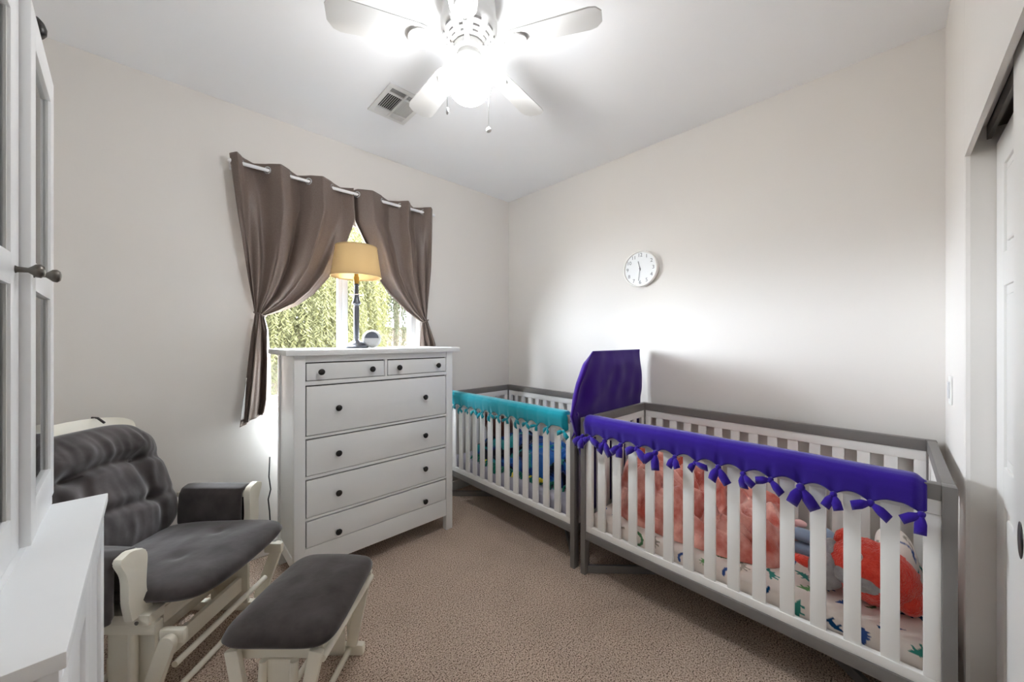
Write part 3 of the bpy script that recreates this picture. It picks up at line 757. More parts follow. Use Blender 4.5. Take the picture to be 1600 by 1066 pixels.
def rail_cover(label, crib, m, y0, y1, col_seed, knots):
    """fleece sleeve folded over the front rail, scalloped over the slats and knotted between them"""
    T = thing('rail_cover', label, 'rail cover', (crib.location.x + .022, crib.location.y + (y0 + y1) / 2, .80), group='fleece rail covers on the cribs')
    rn = random.Random(col_seed)
    ky = sorted([s + .0465 for s in SL if y0 + .01 < s + .0465 < y1 - .01] + [y0 + .012, y1 - .012])
    ky = [k for i, k in enumerate(ky) if i == 0 or k - ky[i-1] > .05]
    ofs = Vector((crib.location.x, crib.location.y, 0))
    prof = [(-.017, 0), (-.021, .25), (-.024, .5), (-.022, .75), (-.010, .93), (.008, 1.0), (.036, 1.0), (.056, .93), (.064, .72), (.063, .4), (.058, .15), (.055, 0)]
    n_u = 260
    def low(y):
        d = min(abs(y - k) for k in ky); t = min(d / .0465, 1)
        return .800 + .030 * math.sin(PI / 2 * t) ** .7
    def P(u, v):
        y = y0 + (y1 - y0) * u
        k = v * (len(prof) - 1); i = min(int(k), len(prof) - 2); t = k - i
        px = prof[i][0] + (prof[i+1][0] - prof[i][0]) * t; pz = prof[i][1] + (prof[i+1][1] - prof[i][1]) * t
        lz = low(y)
        d = min(abs(y - kk) for kk in ky)
        pinch = math.exp(-(d / .012) ** 2) * max(0, 1 - pz * 1.5)
        px = px + (.019 - px) * pinch * .25
        nz = mn.noise(Vector((y * 9, px * 30, col_seed))) * .0045
        sag = mn.noise(Vector((y * 3.1, 0, col_seed + 9))) * .004
        e = min(u, 1 - u) * (y1 - y0); sc = 1 - .55 * math.exp(-(e / .016) ** 2)
        return Vector((.019 + (px - .019) * sc + nz, y, lz + (.926 + sag - lz - .018 * math.exp(-(e / .016) ** 2)) * pz)) + ofs
    b = new_bm(); grid(b, n_u, 40, P)
    p = obj('sleeve', b, m, T, True, shift=T.location)
    md = p.modifiers.new('thickness', 'SOLIDIFY'); md.thickness = .005; md.offset = -1
    # one knot: two flat tails and a lump, made in three variants
    var = []
    for s in range(3):
        r2 = random.Random(col_seed * 10 + s); b = new_bm()
        blob(b, (-.006, 0, 0), (.009, .009, .010), 12, 8, fn=lambda d: 1 + .2 * mn.noise(d * 2.1))
        for sg in (-1, 1):
            ang = r2.uniform(.0, 1.1); ln = r2.uniform(.032, .050)
            dirv = Vector((r2.uniform(-.35, .05), sg * math.cos(ang), -math.sin(ang))).normalized(); side = dirv.cross(Vector((1, 0, 0))).normalized()
            ps = []
            for j in range(7):
                t = j / 6; w = .004 + .008 * min(t * 2.2, 1)
                c = Vector((-.008, 0, 0)) + dirv * ln * t + Vector((-.006 * math.sin(PI * t), 0, -.010 * t * t)); nrm = Vector((.0028, 0, 0))
                ps.append([b.verts.new(c + side * w + nrm), b.verts.new(c + nrm * -1 + side * w), b.verts.new(c - side * w - nrm), b.verts.new(c - side * w + nrm)])
            for a_, c_ in zip(ps, ps[1:]):
                for j in range(4): b.faces.new((a_[j], a_[(j+1) % 4], c_[(j+1) % 4], c_[j]))
            b.faces.new(ps[0]); b.faces.new(ps[-1][::-1])
        var.append(b)
    meshes = []
    for i, k in enumerate(ky):
        pos = Vector((-.014, k, .806)) + ofs - T.location
        if i < 3:
            o = obj('knot', var[i], m, T, True); meshes.append(o); o.location = pos
        else:
            o = copy_of(meshes[i % 3], T, pos)
        o.rotation_euler = (rn.uniform(-.5, .5), rn.uniform(-.2, .2), rn.uniform(-.25, .25)); s = rn.uniform(.85, 1.2) * knots; o.scale = (s, s, s)
    return T
rail_cover('purple fleece rail cover knotted along the front of the nearer crib', crib1, 'fleece_purple', .062, 1.372, 2, 1.3)
rail_cover('teal fleece rail cover knotted along the front of the corner crib', crib2, 'fleece_teal', .050, 1.372, 5, .95)

# ------------------------------------------------------------------ mattresses
DINO = {
 'long': [(-1, -.1), (-.75, .0), (-.4, .3), (.05, .35), (.35, .25), (.6, .65), (.75, .95), (1.0, .95), (1.0, .8), (.85, .75), (.75, .45), (.5, -.05), (.45, -.5), (.3, -.5), (.28, -.15), (-.2, -.15), (-.22, -.5), (-.38, -.5), (-.4, -.1), (-.7, -.2)],
 'rex': [(-1, -.25), (-.6, .05), (-.2, .25), (.15, .5), (.25, .85), (.7, .85), (.75, .62), (.45, .55), (.4, .3), (.6, .22), (.58, .12), (.35, .12), (.15, -.1), (.25, -.6), (.05, -.6), (-.05, -.2), (-.2, -.15), (-.25, -.6), (-.42, -.6), (-.4, -.1), (-.7, -.2)],
 'stego': [(-1, -.3), (-.6, .1), (-.5, .4), (-.35, .25), (-.25, .6), (-.1, .35), (.05, .62), (.15, .35), (.3, .45), (.4, .2), (.7, .05), (.95, -.15), (.7, -.2), (.5, -.15), (.45, -.5), (.3, -.5), (.28, -.2), (-.15, -.2), (-.18, -.5), (-.34, -.5), (-.36, -.15), (-.65, -.25)],
 'curl': [(-.9, -.4), (-.8, .1), (-.4, .5), (.2, .55), (.65, .3), (.85, -.1), (.8, -.5), (.6, -.6), (.62, -.2), (.4, .15), (.0, .25), (-.4, .1), (-.55, -.3), (-.7, -.6)],
 'plant': [(-.1, -1), (.1, -1), (.15, -.3), (.6, .1), (.2, .0), (.5, .6), (.1, .3), (0, .9), (-.1, .3), (-.5, .6), (-.2, .0), (-.6, .1), (-.15, -.3)],
}
def pip(px, py, poly):
    inside = np.zeros(px.shape, bool); n = len(poly)
    for i in range(n):
        x0, y0 = poly[i]; x1, y1 = poly[(i+1) % n]
        if y0 == y1: continue
        c = ((y0 > py) != (y1 > py)) & (px < (x1 - x0) * (py - y0) / (y1 - y0) + x0)
        inside ^= c
    return inside
PRINT_COLS = [lin(24, 96, 136)[:3], lin(88, 134, 92)[:3], lin(60, 88, 150)[:3], lin(160, 152, 140)[:3], lin(60, 140, 128)[:3], lin(18, 72, 118)[:3], lin(104, 150, 96)[:3]]
def dino_colors(A, B_, seed, step=.108):
    """flat colour print over sheet coordinates A, B_ (metres)"""
    rn = random.Random(seed); base = np.array(lin(236, 226, 218)[:3])
    col = np.tile(base, (A.size, 1)); k = 0
    a = A.min()
    row = 0
    while a < A.max():
        bb = B_.min() + (step * .5 if row % 2 else 0)
        while bb < B_.max():
            nm = rn.choice(['long', 'rex', 'stego', 'curl', 'curl', 'long', 'plant']); s = rn.uniform(.034, .045) * (.7 if nm == 'plant' else 1)
            ca, cb = a + rn.uniform(-.02, .02), bb + rn.uniform(-.02, .02); th = rn.uniform(0, 2 * PI)
            u = ((A - ca) * math.cos(th) + (B_ - cb) * math.sin(th)) / s; v = (-(A - ca) * math.sin(th) + (B_ - cb) * math.cos(th)) / s
            near = (np.abs(u) < 1.1) & (np.abs(v) < 1.1)
            idx = np.nonzero(near)[0]
            if idx.size:
                ins = pip(u[idx], v[idx], DINO[nm]); col[idx[ins]] = rn.choice(PRINT_COLS)
            bb += step
        a += step * .85; row += 1
    return col
def mattress(name, label, crib, m, printed, group):
    ox, oy = crib.location.x + .048, crib.location.y + .045
    Wd, Ln, top, side, r = CW - .096, CL - .090, .365, .118, .035
    da = .0032 if printed else .012
    na = int((Wd + 2 * side) / da); nb = int((Ln + 2 * side) / da)
    a = np.linspace(-side, Wd + side, na); bb = np.linspace(-side, Ln + side, nb)
    Ag, Bg = np.meshgrid(a, bb, indexing='ij')
    def fold(v, length):                                  # -> position, drop
        e = np.where(v < r, r - v, np.where(v > length - r, v - (length - r), 0.0)); sgn = np.where(v < r, -1, 1)
        th = np.clip(e / r, 0, PI / 2)
        pos = np.where(e > 0, np.where(sgn < 0, r - r * np.sin(th), length - r + r * np.sin(th)), v)
        drop = r * (1 - np.cos(th)) + np.clip(e - r * PI / 2, 0, None)
        return pos, drop
    X_, d1 = fold(Ag, Wd); Y_, d2 = fold(Bg, Ln)
    drop = np.minimum(np.maximum(d1, d2), side)
    wr = np.zeros_like(Ag)
    for k in range(8):
        rs = np.random.RandomState(k + len(label)); kx, ky, ph = rs.uniform(-9, 9), rs.uniform(-9, 9), rs.uniform(0, 6.28)
        wr += np.sin(kx * Ag * 2 + ky * Bg * 2 + ph) * .0009
    wr += .0022 * np.sin(Ag * 60 + 4 * np.sin(Bg * 6)) * np.exp(-np.minimum(Bg, Ln - Bg).clip(0) / .08)
    Z_ = top - drop + wr - .006
    V = np.stack([X_ + ox, Y_ + oy, Z_], -1).reshape(-1, 3)
    c = Vector((ox + Wd / 2, oy + Ln / 2, .24)); V = V - np.array(c)
    idx = np.arange(na * nb).reshape(na, nb)
    Fq = np.stack([idx[:-1, :-1], idx[1:, :-1], idx[1:, 1:], idx[:-1, 1:]], -1).reshape(-1, 4)
    me = bpy.data.meshes.new(name); me.from_pydata(V.tolist(), [], Fq.tolist()); me.materials.append(MATS[m]); me.shade_smooth()
    if printed:
        colr = dino_colors(Ag.ravel(), Bg.ravel(), 5); ca = me.color_attributes.new('print', 'FLOAT_COLOR', 'POINT')
        full = np.ones((na * nb, 4), np.float32); full[:, :3] = colr; ca.data.foreach_set('color', full.ravel())
    o = bpy.data.objects.new(name, me); COL.objects.link(o); o.location = c
    tag(o, label, 'mattress', group); return o
mattress('mattress', 'crib mattress with dinosaur-print sheet in the nearer crib', crib1, 'sheet_print', True, 'crib mattresses')
mattress('mattress', 'crib mattress with plain grey sheet in the corner crib', crib2, 'sheet_grey', False, 'crib mattresses')
MT = .359

# ------------------------------------------------------------------ heaps of cloth
def heap(name, label, cat, x0, x1, y0, y1, env, m, seed, nx=110, ny=260, freq=9.0, colorfn=None, amp=.05, group=None, disp=.03):
    """a crumpled blanket laid out in rings: round billows with sharp creases, the rim tucked down to the mattress"""
    c = Vector(((x0 + x1) / 2, (y0 + y1) / 2, MT)); V = []; cols = []
    for i in range(nx):
        rho = ((i + .4) / (nx - .6)) ** .8
        for j in range(ny):
            a = 2 * PI * j / ny; ca, sa = math.cos(a), math.sin(a)
            R_ = (abs(ca) ** 3.4 + abs(sa) ** 3.4) ** (-1 / 3.4) * (.93 + .10 * mn.noise(Vector((ca * 1.7, sa * 1.7, seed))))
            u, v = .5 + .5 * R_ * rho * ca, .5 + .5 * R_ * rho * sa
            p = Vector((x0 + (x1 - x0) * u, y0 + (y1 - y0) * v, 0))
            f = max(0, 1 - rho ** 7) ** .5
            e = env(u, v) * f
            q = Vector((p.x * freq, p.y * freq, seed))
            wv = Vector((mn.noise(q * .5), mn.noise(q * .5 + Vector((7, 3, 1))), 0))
            q2 = q + wv * 2.4
            b1 = min(abs(mn.noise(q2)) * 2.2, 1) ** .65; b2 = min(abs(mn.noise(q2 * 2.1 + Vector((3, 9, 4)))) * 2.2, 1) ** .7
            big = mn.noise(q * .33 + Vector((1, 5, 2)))
            hgt = e * (1 + .25 * big) + ((b1 - .55) * amp + (b2 - .5) * amp * .35) * f
            dv = Vector((mn.noise(q2 * .9 + Vector((11, 0, 0))), mn.noise(q2 * .9 + Vector((0, 17, 0))), 0)) * disp * min(1, (1 - rho) * 5 + .25)
            fz = (mn.noise(Vector((p.x * 160, p.y * 160, seed))) * .0020) * f
            pt = p + dv + Vector((0, 0, max(hgt + fz, .004 * f) + .003))
            V.append((pt.x - c.x, pt.y - c.y, pt.z))
            if colorfn: cols.append(colorfn(p, q2))
    Fq = [(i * ny + j, (i+1) * ny + j, (i+1) * ny + (j+1) % ny, i * ny + (j+1) % ny) for i in range(nx - 1) for j in range(ny)]
    Fq.append(tuple(range(ny))[::-1])
    me = bpy.data.meshes.new(name); me.from_pydata(V, [], Fq); me.materials.append(MATS[m]); me.shade_smooth()
    if colorfn:
        at = me.color_attributes.new('print', 'FLOAT_COLOR', 'POINT')
        for n, k in enumerate(cols): at.data[n].color = (*k, 1)
    o = bpy.data.objects.new(name, me); COL.objects.link(o); o.location = c
    return tag(o, label, cat, group)
def rim(u, v, seed):
    """True inside the outline that heap() uses"""
    dx, dy = (u - .5) * 2, (v - .5) * 2; r = math.hypot(dx, dy)
    if r < 1e-6: return True
    ca, sa = dx / r, dy / r
    return r < (abs(ca) ** 3.4 + abs(sa) ** 3.4) ** (-1 / 3.4) * (.93 + .10 * mn.noise(Vector((ca * 1.7, sa * 1.7, seed))))
def env_pink(u, v):
    high = smooth01((v - .42) / .35)                       # tall heap at the far end of the crib
    back = .55 + .45 * smooth01((u - .05) / .6)
    return .085 + .055 * back + .165 * high * back
heap('plush_blanket', 'crumpled fluffy pink blanket heaped in the nearer crib', 'blanket', 1.800, 2.42, .27, 1.195, env_pink, 'plush_pink', 4.2, amp=.125, freq=6.6, disp=.05)

def patch_col(p, q):
    v = mn.noise(q * .8 + Vector((20, 2, 2))); w = mn.noise(q * 1.6 + Vector((4, 40, 3)))
    if w > .30: return lin(44, 140, 140)[:3]
    if v > .12: return lin(36, 96, 168)[:3]
    if v > -.12: return lin(22, 54, 118)[:3]
    return lin(8, 12, 30)[:3]
def env_blue(u, v):
    return (.10 + .10 * smooth01((u) / .6) * (.55 + .45 * smooth01((v - .3) / .4)))
BX0, BX1, BY0, BY1 = 1.84, 2.42, 1.40, 2.60
fb = thing('fleece_blanket', 'dark blue patterned fleece blanket with green knotted fringe in corner crib', 'blanket', ((BX0 + BX1) / 2, (BY0 + BY1) / 2, MT))
hb = heap('cloth', '', '', BX0, BX1, BY0, BY1, env_blue, 'patch_fleece', 9.7, nx=80, ny=200, freq=7.5, colorfn=patch_col, amp=.055)
for k in ('label', 'category'):
    del hb[k]
hb.parent = fb; hb.location = (0, 0, 0)
rn = random.Random(12)
fr = {}
for k in range(58):
    t = k / 57
    # the fringe follows the front edge of the heap and turns at both ends
    if t < .8: v = .04 + .92 * (t / .8); u = .5 - .5
    else: v = .03; u = (t - .8) / .2
    # walk inwards until the heap starts
    a, c = u, v
    for s in range(60):
        if rim(a, c, 9.7): break
        a += (.5 - a) * .04; c += (.5 - c) * .04
    key = 'fleece_yellow' if rn.random() < .2 else 'fleece_green'
    pos = Vector((BX0 + (BX1 - BX0) * a, BY0 + (BY1 - BY0) * c, MT + .012)) - fb.location
    if key not in fr:
        b = new_bm(); ps = []
        for j in range(6):
            tt = j / 5; ww = .009 * (1 - .25 * tt); cpt = Vector((-.060 * tt, .010 * math.sin(3 * tt), .020 * math.sin(PI * min(tt * 1.4, 1)) - .006 * tt))
            ps.append([b.verts.new(cpt + Vector((0, ww, .003))), b.verts.new(cpt + Vector((0, -ww, .003))), b.verts.new(cpt + Vector((0, -ww, -.002))), b.verts.new(cpt + Vector((0, ww, -.002)))])
        for p_, q_ in zip(ps, ps[1:]):
            for j in range(4): b.faces.new((p_[j], p_[(j+1) % 4], q_[(j+1) % 4], q_[j]))
        b.faces.new(ps[0]); b.faces.new(ps[-1][::-1]); blob(b, (-.006, 0, .012), (.014, .014, .012), 10, 6)
        o = obj('fringe', b, key, fb, True); fr[key] = o; o.location = pos
    else: o = copy_of(fr[key], fb, pos)
    o.rotation_euler = (rn.uniform(-.3, .3), rn.uniform(-.5, .1), rn.uniform(-.8, .8)); s = rn.uniform(.8, 1.3); o.scale = (s, s, s)

fuzz = lambda f, a: (lambda d: 1 + a * mn.noise(d * f) + a * .6 * mn.noise(d * f * 2.3))
# dark brown plush lying at the far end of the corner crib
bp = thing('plush_toy', 'dark brown plush toy on the blue fleece at the far crib end', 'plush toy', (2.10, 2.36, .50))
b = new_bm(); blob(b, (0, 0, .10), (.11, .13, .115), 28, 20, fuzz(3, .06)); obj('body', b, 'plush_brown', bp, True)
b = new_bm(); blob(b, (-.02, .11, .15), (.075, .08, .075), 24, 16, fuzz(4, .05)); hd = obj('head', b, 'plush_brown', bp, True)
for sx in (-.07, .05):
    b = new_bm(); blob(b, (sx - .02, .15, .20), (.026, .018, .028), 14, 10); obj('ear', b, 'plush_brown', hd, True)

# coral and grey plush at the near end
cp = thing('plush_toy', 'coral red and grey fluffy plush toy lying on the dinosaur sheet', 'plush toy', (1.965, .065, MT))
RT = Matrix.Rotation(math.radians(-8), 4, 'Z')
def torso(d): return 1 + .05 * mn.noise(d * 6) + .035 * mn.noise(d * 15)
b = new_bm(); blob(b, (0, -.005, .108), (.115, .135, .112), 48, 34, torso, RT); obj('body', b, 'plush_coral', cp, True)
b = new_bm(); blob(b, (-.070, .018, .098), (.056, .088, .040), 36, 22, fuzz(6, .05)); obj('belly_patch', b, 'plush_grey', cp, True)
b = new_bm(); blob(b, (-.045, .118, .075), (.068, .058, .070), 30, 20, fuzz(6, .05)); hd = obj('muzzle', b, 'plush_grey', cp, True)
b = new_bm(); blob(b, (.0, .105, .135), (.05, .040, .050), 24, 16, fuzz(6, .05)); obj('cheek', b, 'plush_grey', hd, True)
def leaf(c, M, m, ln, wd, th, par, nm):
    b = new_bm()
    def fn(d): return 1.0
    blob(b, (0, 0, 0), (wd, ln, th), 20, 14)
    for v in b.verts:
        t = v.co.y / ln; k = max(1 - abs(t), 0) ** .35; v.co.x *= k; v.co.z *= k
    b.transform(Matrix.Translation(c) @ M); return obj(nm, b, m, par, True)
leaf((-.03, .185, .072), Matrix.Rotation(.15, 4, 'X'), 'plush_coral', .072, .030, .020, cp, 'ear')
leaf((.02, .075, .205), Matrix.Rotation(-1.0, 4, 'X') @ Matrix.Rotation(.3, 4, 'Z'), 'plush_coral', .050, .030, .022, cp, 'ear')
b = new_bm(); M = Matrix.Translation((-.082, .030, .185)) @ Vector((-.75, .05, .6)).to_track_quat('Z', 'Y').to_matrix().to_4x4()
lathe(b, [(.017, -.006), (.017, .002), (.014, .004), (0, .0045)], 20, M=M.to_3x3().to_4x4(), c=M.translation); ey = obj('eye', b, 'plush_grey', cp, True)
b = new_bm(); lathe(b, [(.0195, -.006), (.0195, .001), (.0172, .002), (.0172, -.006)], 20, M=M.to_3x3().to_4x4(), c=M.translation); obj('eye_ring', b, 'plush_rose', ey, True)
b = new_bm(); blob(b, (-.01, -.105, .055), (.070, .045, .048), 24, 16, fuzz(7, .08)); obj('tail', b, 'plush_coral', cp, True)

# blue plush with long limbs
up = thing('plush_toy', 'pale blue soft toy beside the pink blanket in the nearer crib', 'plush toy', (2.17, .25, MT))
b = new_bm(); blob(b, (.0, -.035, .072), (.055, .055, .070), 24, 16, fuzz(2, .04)); obj('body', b, 'plush_blue', up, True)
for (x, y, zz, rx, ry, rz) in ((-.015, .035, .085, .040, .062, .028), (-.035, .03, .032, .042, .058, .024), (.045, .02, .045, .04, .05, .03)):
    b = new_bm(); blob(b, (x, y, zz), (rx, ry, rz), 22, 14, fuzz(2, .05)); obj('limb', b, 'plush_blue', up, True)
b = new_bm(); blob(b, (.02, .055, .122), (.022, .028, .016), 16, 10, fuzz(3, .08)); obj('ear', b, 'plush_rose', up, True)
# printed pillow standing behind the coral toy
n1, n2 = 80, 60; b = new_bm()
pc = Vector((2.20, -.035, MT + .004))
V = grid(b, n1, n2, lambda u, v: Vector((.15 * math.cos(2*PI*u) * abs(math.cos(2*PI*u)) ** -.35 * math.sin(PI * v) ** .6, .050 * math.sin(2*PI*u) * math.sin(PI * v) ** .6 if False else .060 * math.sin(2*PI*u) * math.sin(PI * v) ** .6, .095 - .095 * math.cos(PI * v)))if abs(math.cos(2*PI*u)) > 1e-4 else Vector((0, .060 * math.sin(2*PI*u) * math.sin(PI * v) ** .6, .095 - .095 * math.cos(PI * v))), closed_u=True)
pw = obj('pillow', b, 'sheet_print', None, True)
co = np.array([v.co[:] for v in pw.data.vertices]); colr = dino_colors(co[:, 0] + co[:, 1], co[:, 2], 9, .08)
ca = pw.data.color_attributes.new('print', 'FLOAT_COLOR', 'POINT'); full = np.ones((len(co), 4), np.float32); full[:, :3] = colr; ca.data.foreach_set('color', full.ravel())
pw.location = pc; pw.rotation_euler = (math.radians(-14), 0, 0)
tag(pw, 'small dinosaur-print pillow behind the coral toy at the near crib end', 'pillow')

# ------------------------------------------------------------------ violet blanket hung over a divider between the cribs
dv = thing('draped_blanket', 'deep violet fleece blanket draped over the divider between the two cribs', 'blanket', (2.13, 1.2735, .30))
def drape(sgn):
    def P(u, v):
        # u along the divider (0 = room side, 1 = wall side), v from the top edge down
        topx = 1.905 + (2.490 - 1.905) * u
        s = v
        lx = poly_at([(1.905, 1.288), (1.820, 1.215), (1.757, 1.098), (1.718, .99), (1.685, .915), (1.80, .62), (1.80, .32)], s)
        zb = 1.288 + (.32 - 1.288) * s
        zz = lx.y * (1 - u) + zb * u if s < 1 else .32
        x = lx.x + (2.490 - lx.x) * u
        f = .0075 * math.sin(u * 17 + 2.2 * s) * smooth01(s * 3) * max(0, 1 - u * 1.7) + .0014 * math.sin(u * 31 - 2 * s) * smooth01(s * 4)
        f += .004 * mn.noise(Vector((x * 8, zz * 8, 3 + sgn)))
        th = .004 + .006 * smooth01(s * 8)
        if zz > .93: th += .010 * smooth01((zz - .93) / .1) * smooth01(s * 6); f *= 1 + 1.6 * smooth01((zz - .93) / .1)
        if zz < .93: f = max(min(f, .004), -.004); th = min(th, .010)
        return Vector((x, 1.2735 + sgn * th + f * (1 if sgn < 0 else .5), zz)) - dv.location
    return P
b = new_bm(); n_u, n_v = 90, 80
A = grid(b, n_u, n_v, drape(-1)); B_ = grid(b, n_u, n_v, drape(1))
for i in range(n_u - 1): b.faces.new((A[0][i], A[0][i+1], B_[0][i+1], B_[0][i])); b.faces.new((A[-1][i], A[-1][i+1], B_[-1][i+1], B_[-1][i]))
for j in range(n_v - 1): b.faces.new((A[j][0], A[j+1][0], B_[j+1][0], B_[j][0])); b.faces.new((A[j][-1], A[j+1][-1], B_[j+1][-1], B_[j][-1]))
obj('cloth', b, 'fleece_violet', dv, True)
for pts, w in (([(1.735, 1.290, .925), (1.728, 1.300, .90), (1.722, 1.305, .872)], .010), ([(1.742, 1.272, .925), (1.733, 1.276, .86), (1.728, 1.290, .80), (1.724, 1.302, .775)], .008)):
    b = new_bm(); tube(b, [Vector(p) - dv.location for p in pts], [w, w * .8, w * .6] + ([w * .5] if len(pts) == 4 else []), 8); obj('tie', b, 'fleece_violet', dv, True)
b = new_bm(); blob(b, Vector((1.732, 1.282, .922)) - dv.location, (.016, .020, .016), 14, 10, fuzz(2, .2)); obj('knot', b, 'fleece_violet', dv, True)

# ------------------------------------------------------------------ glider chair
GR = math.atan2(-.6896, .7242)
gl = thing('glider_chair', 'cream wooden glider chair with dark grey tufted cushions', 'armchair', (.113, 2.08, 0), GR)
def gq(name, a, b_, m='cream_wood', bev=.004, M=None, par=None):
    bb = new_bm(); box(bb, a, b_, bev)
    if M is not None: bb.transform(M)
    return obj(name, bb, m, par or gl, 'angle')
# seat cushion
def seat_cushion(x0, x1, yw, zt, th, crown, nose):
    b = new_bm(); nx, ny = 56, 56
    def top(u, v):
        px = 2 * u - 1; py = 2 * v - 1
        m_ = max(abs(px), abs(py)); l4 = (abs(px) ** 6 + abs(py) ** 6) ** (1 / 6)
        sc = m_ / l4 if l4 > 1e-6 else 1
        return px * sc, py * sc
    def S_(sgn):
        def P(u, v):
            px, py = top(u, v)
            e = max(abs(2*u-1), abs(2*v-1)); k = max(0, 1 - e ** 5) ** .5
            x = (x0 + x1) / 2 + (x1 - x0) / 2 * px; y = yw * py * (1 - .0 * px)
            if nose: x += .02 * (1 - py * py) * max(px, 0); y *= 1 + .05 * max(px, 0)
            w = mn.noise(Vector((x * 7, y * 7, 2))) * .005 + mn.noise(Vector((x * 16 + 3, y * 5, 5))) * .003
            zz = zt - th / 2 + sgn * (th / 2 * k + (crown * (1 - (px*px + py*py) / 2) * k if sgn > 0 else 0)) + (w * k if sgn > 0 else 0)
            return Vector((x, y, zz))
        return P
    grid(b, nx, ny, S_(1)); grid(b, nx, ny, S_(-1)); bmesh.ops.remove_doubles(b, verts=b.verts, dist=.0006)
    return b
b = seat_cushion(-.40, .215, .268, .455, .085, .015, True)
for v in b.verts:                                          # seat rises to the front, two shallow tufts
    v.co.z += .05 * (v.co.x + .1) * .6
    for tx, ty in ((-.02, -.09), (-.02, .11)):
        d = math.hypot(v.co.x - tx, v.co.y - ty); 
        if v.co.z > .43: v.co.z -= .014 * math.exp(-(d / .035) ** 2)
obj('seat_cushion', b, 'suede', gl, True)
# back cushion: u across, v up; tufts and a deep crease under the headrest roll
tufts = [(-.13, .36), (.13, .36), (-.14, .68), (.14, .68), (0, .36), (0, .70)]
tufts = [(-.135, .34), (.135, .34), (-.135, .66), (.135, .66)]
def back_pt(u, v, sgn):
    p = 2 * u - 1
    q = v
    hw = .285 * (1 - .10 * q)
    zq = .60 * q
    # rounded upper corners
    ax, ay = p, 2 * q - 1
    e = max(abs(ax), abs(ay)); l = (abs(ax) ** 4.2 + abs(ay) ** 4.2) ** (1 / 4.2)
    sc = e / l if l > 1e-6 else 1
    ay2 = ay * sc; ax2 = ax * sc
    y = hw * ax2; hgt = .30 + .30 * ay2
    k = max(0, 1 - e ** 4) ** .5
    t = .060 + .014 * math.sin(PI * q)
    if sgn > 0:
        roll = math.exp(-((q - .84) / .13) ** 2) * .030
        crease = .034 * math.exp(-((hgt - .40 - .02 * math.cos(y * 9)) / .024) ** 2)
        crease += .020 * math.exp(-((hgt - .205 - .015 * math.cos(y * 10 + 1)) / .022) ** 2)
        crease += .014 * math.exp(-((abs(y) - .128 - .02 * math.sin(hgt * 12)) / .022) ** 2) * (1 if hgt < .40 else .0)
        for ty, th_ in ((-.135, .205), (.135, .205), (-.135, .40), (.135, .40)):
            crease += .024 * math.exp(-((y - ty) ** 2 + (hgt - th_) ** 2) / .030 ** 2)
        wr = mn.noise(Vector((y * 10, hgt * 10, 1))) * .009 + mn.noise(Vector((y * 34, hgt * 9, 4))) * .0045 * (1 + 1.5 * math.exp(-((hgt - .50) / .07) ** 2))
        off = (t + roll + wr) * k - crease * k
    else: off = -t * .55 * k
    a = math.radians(19)
    base = Vector((-.335, 0, .42))
    upv = Vector((-math.sin(a), 0, math.cos(a))); nv = Vector((math.cos(a), 0, math.sin(a)))
    return base + upv * hgt * .95 + nv * off + Vector((0, y, 0)) + Vector((-.02 * (hgt / .6) ** 2, 0, 0))
b = new_bm(); grid(b, 110, 110, lambda u, v: back_pt(u, v, 1)); grid(b, 110, 110, lambda u, v: back_pt(u, v, -1)); bmesh.ops.remove_doubles(b, verts=b.verts, dist=.0006)
obj('back_cushion', b, 'suede', gl, True)
# wooden back frame behind the cushion: two stiles, arched crest, slats
a = math.radians(19); RB = Matrix.Translation((-.385, 0, .36)) @ Matrix.Rotation(-a, 4, 'Y')
for s in (-1, 1): gq('back_stile', (-.015, s * .235 - .02, 0), (.015, s * .235 + .02, .60), M=RB)
b = new_bm(); poly = [(-.262, 0), (.262, 0)] + [(.262 * math.cos(t), .03 + .065 * math.sin(t)) for t in [PI * k / 16 for k in range(17)]]
prism(b, poly, RB @ Matrix.Translation((-.015, 0, .575)) @ Matrix(((0, 0, 1, 0), (1, 0, 0, 0), (0, 1, 0, 0), (0, 0, 0, 1))), .028, .004); obj('crest_rail', b, 'cream_wood', gl, 'angle')
for k in range(4): gq('back_slat', (-.006, -.155 + k * .09, .05), (.006, -.115 + k * .09, .58), M=RB, bev=.002)
b = new_bm(); tube(b, [RB @ Vector((-.018, .105, .640)), RB @ Vector((.0, .105, .673)), RB @ Vector((.022, .105, .662)), RB @ Vector((.045, .105, .63))], .005, 6); obj('cushion_tie', b, 'suede', gl, True)
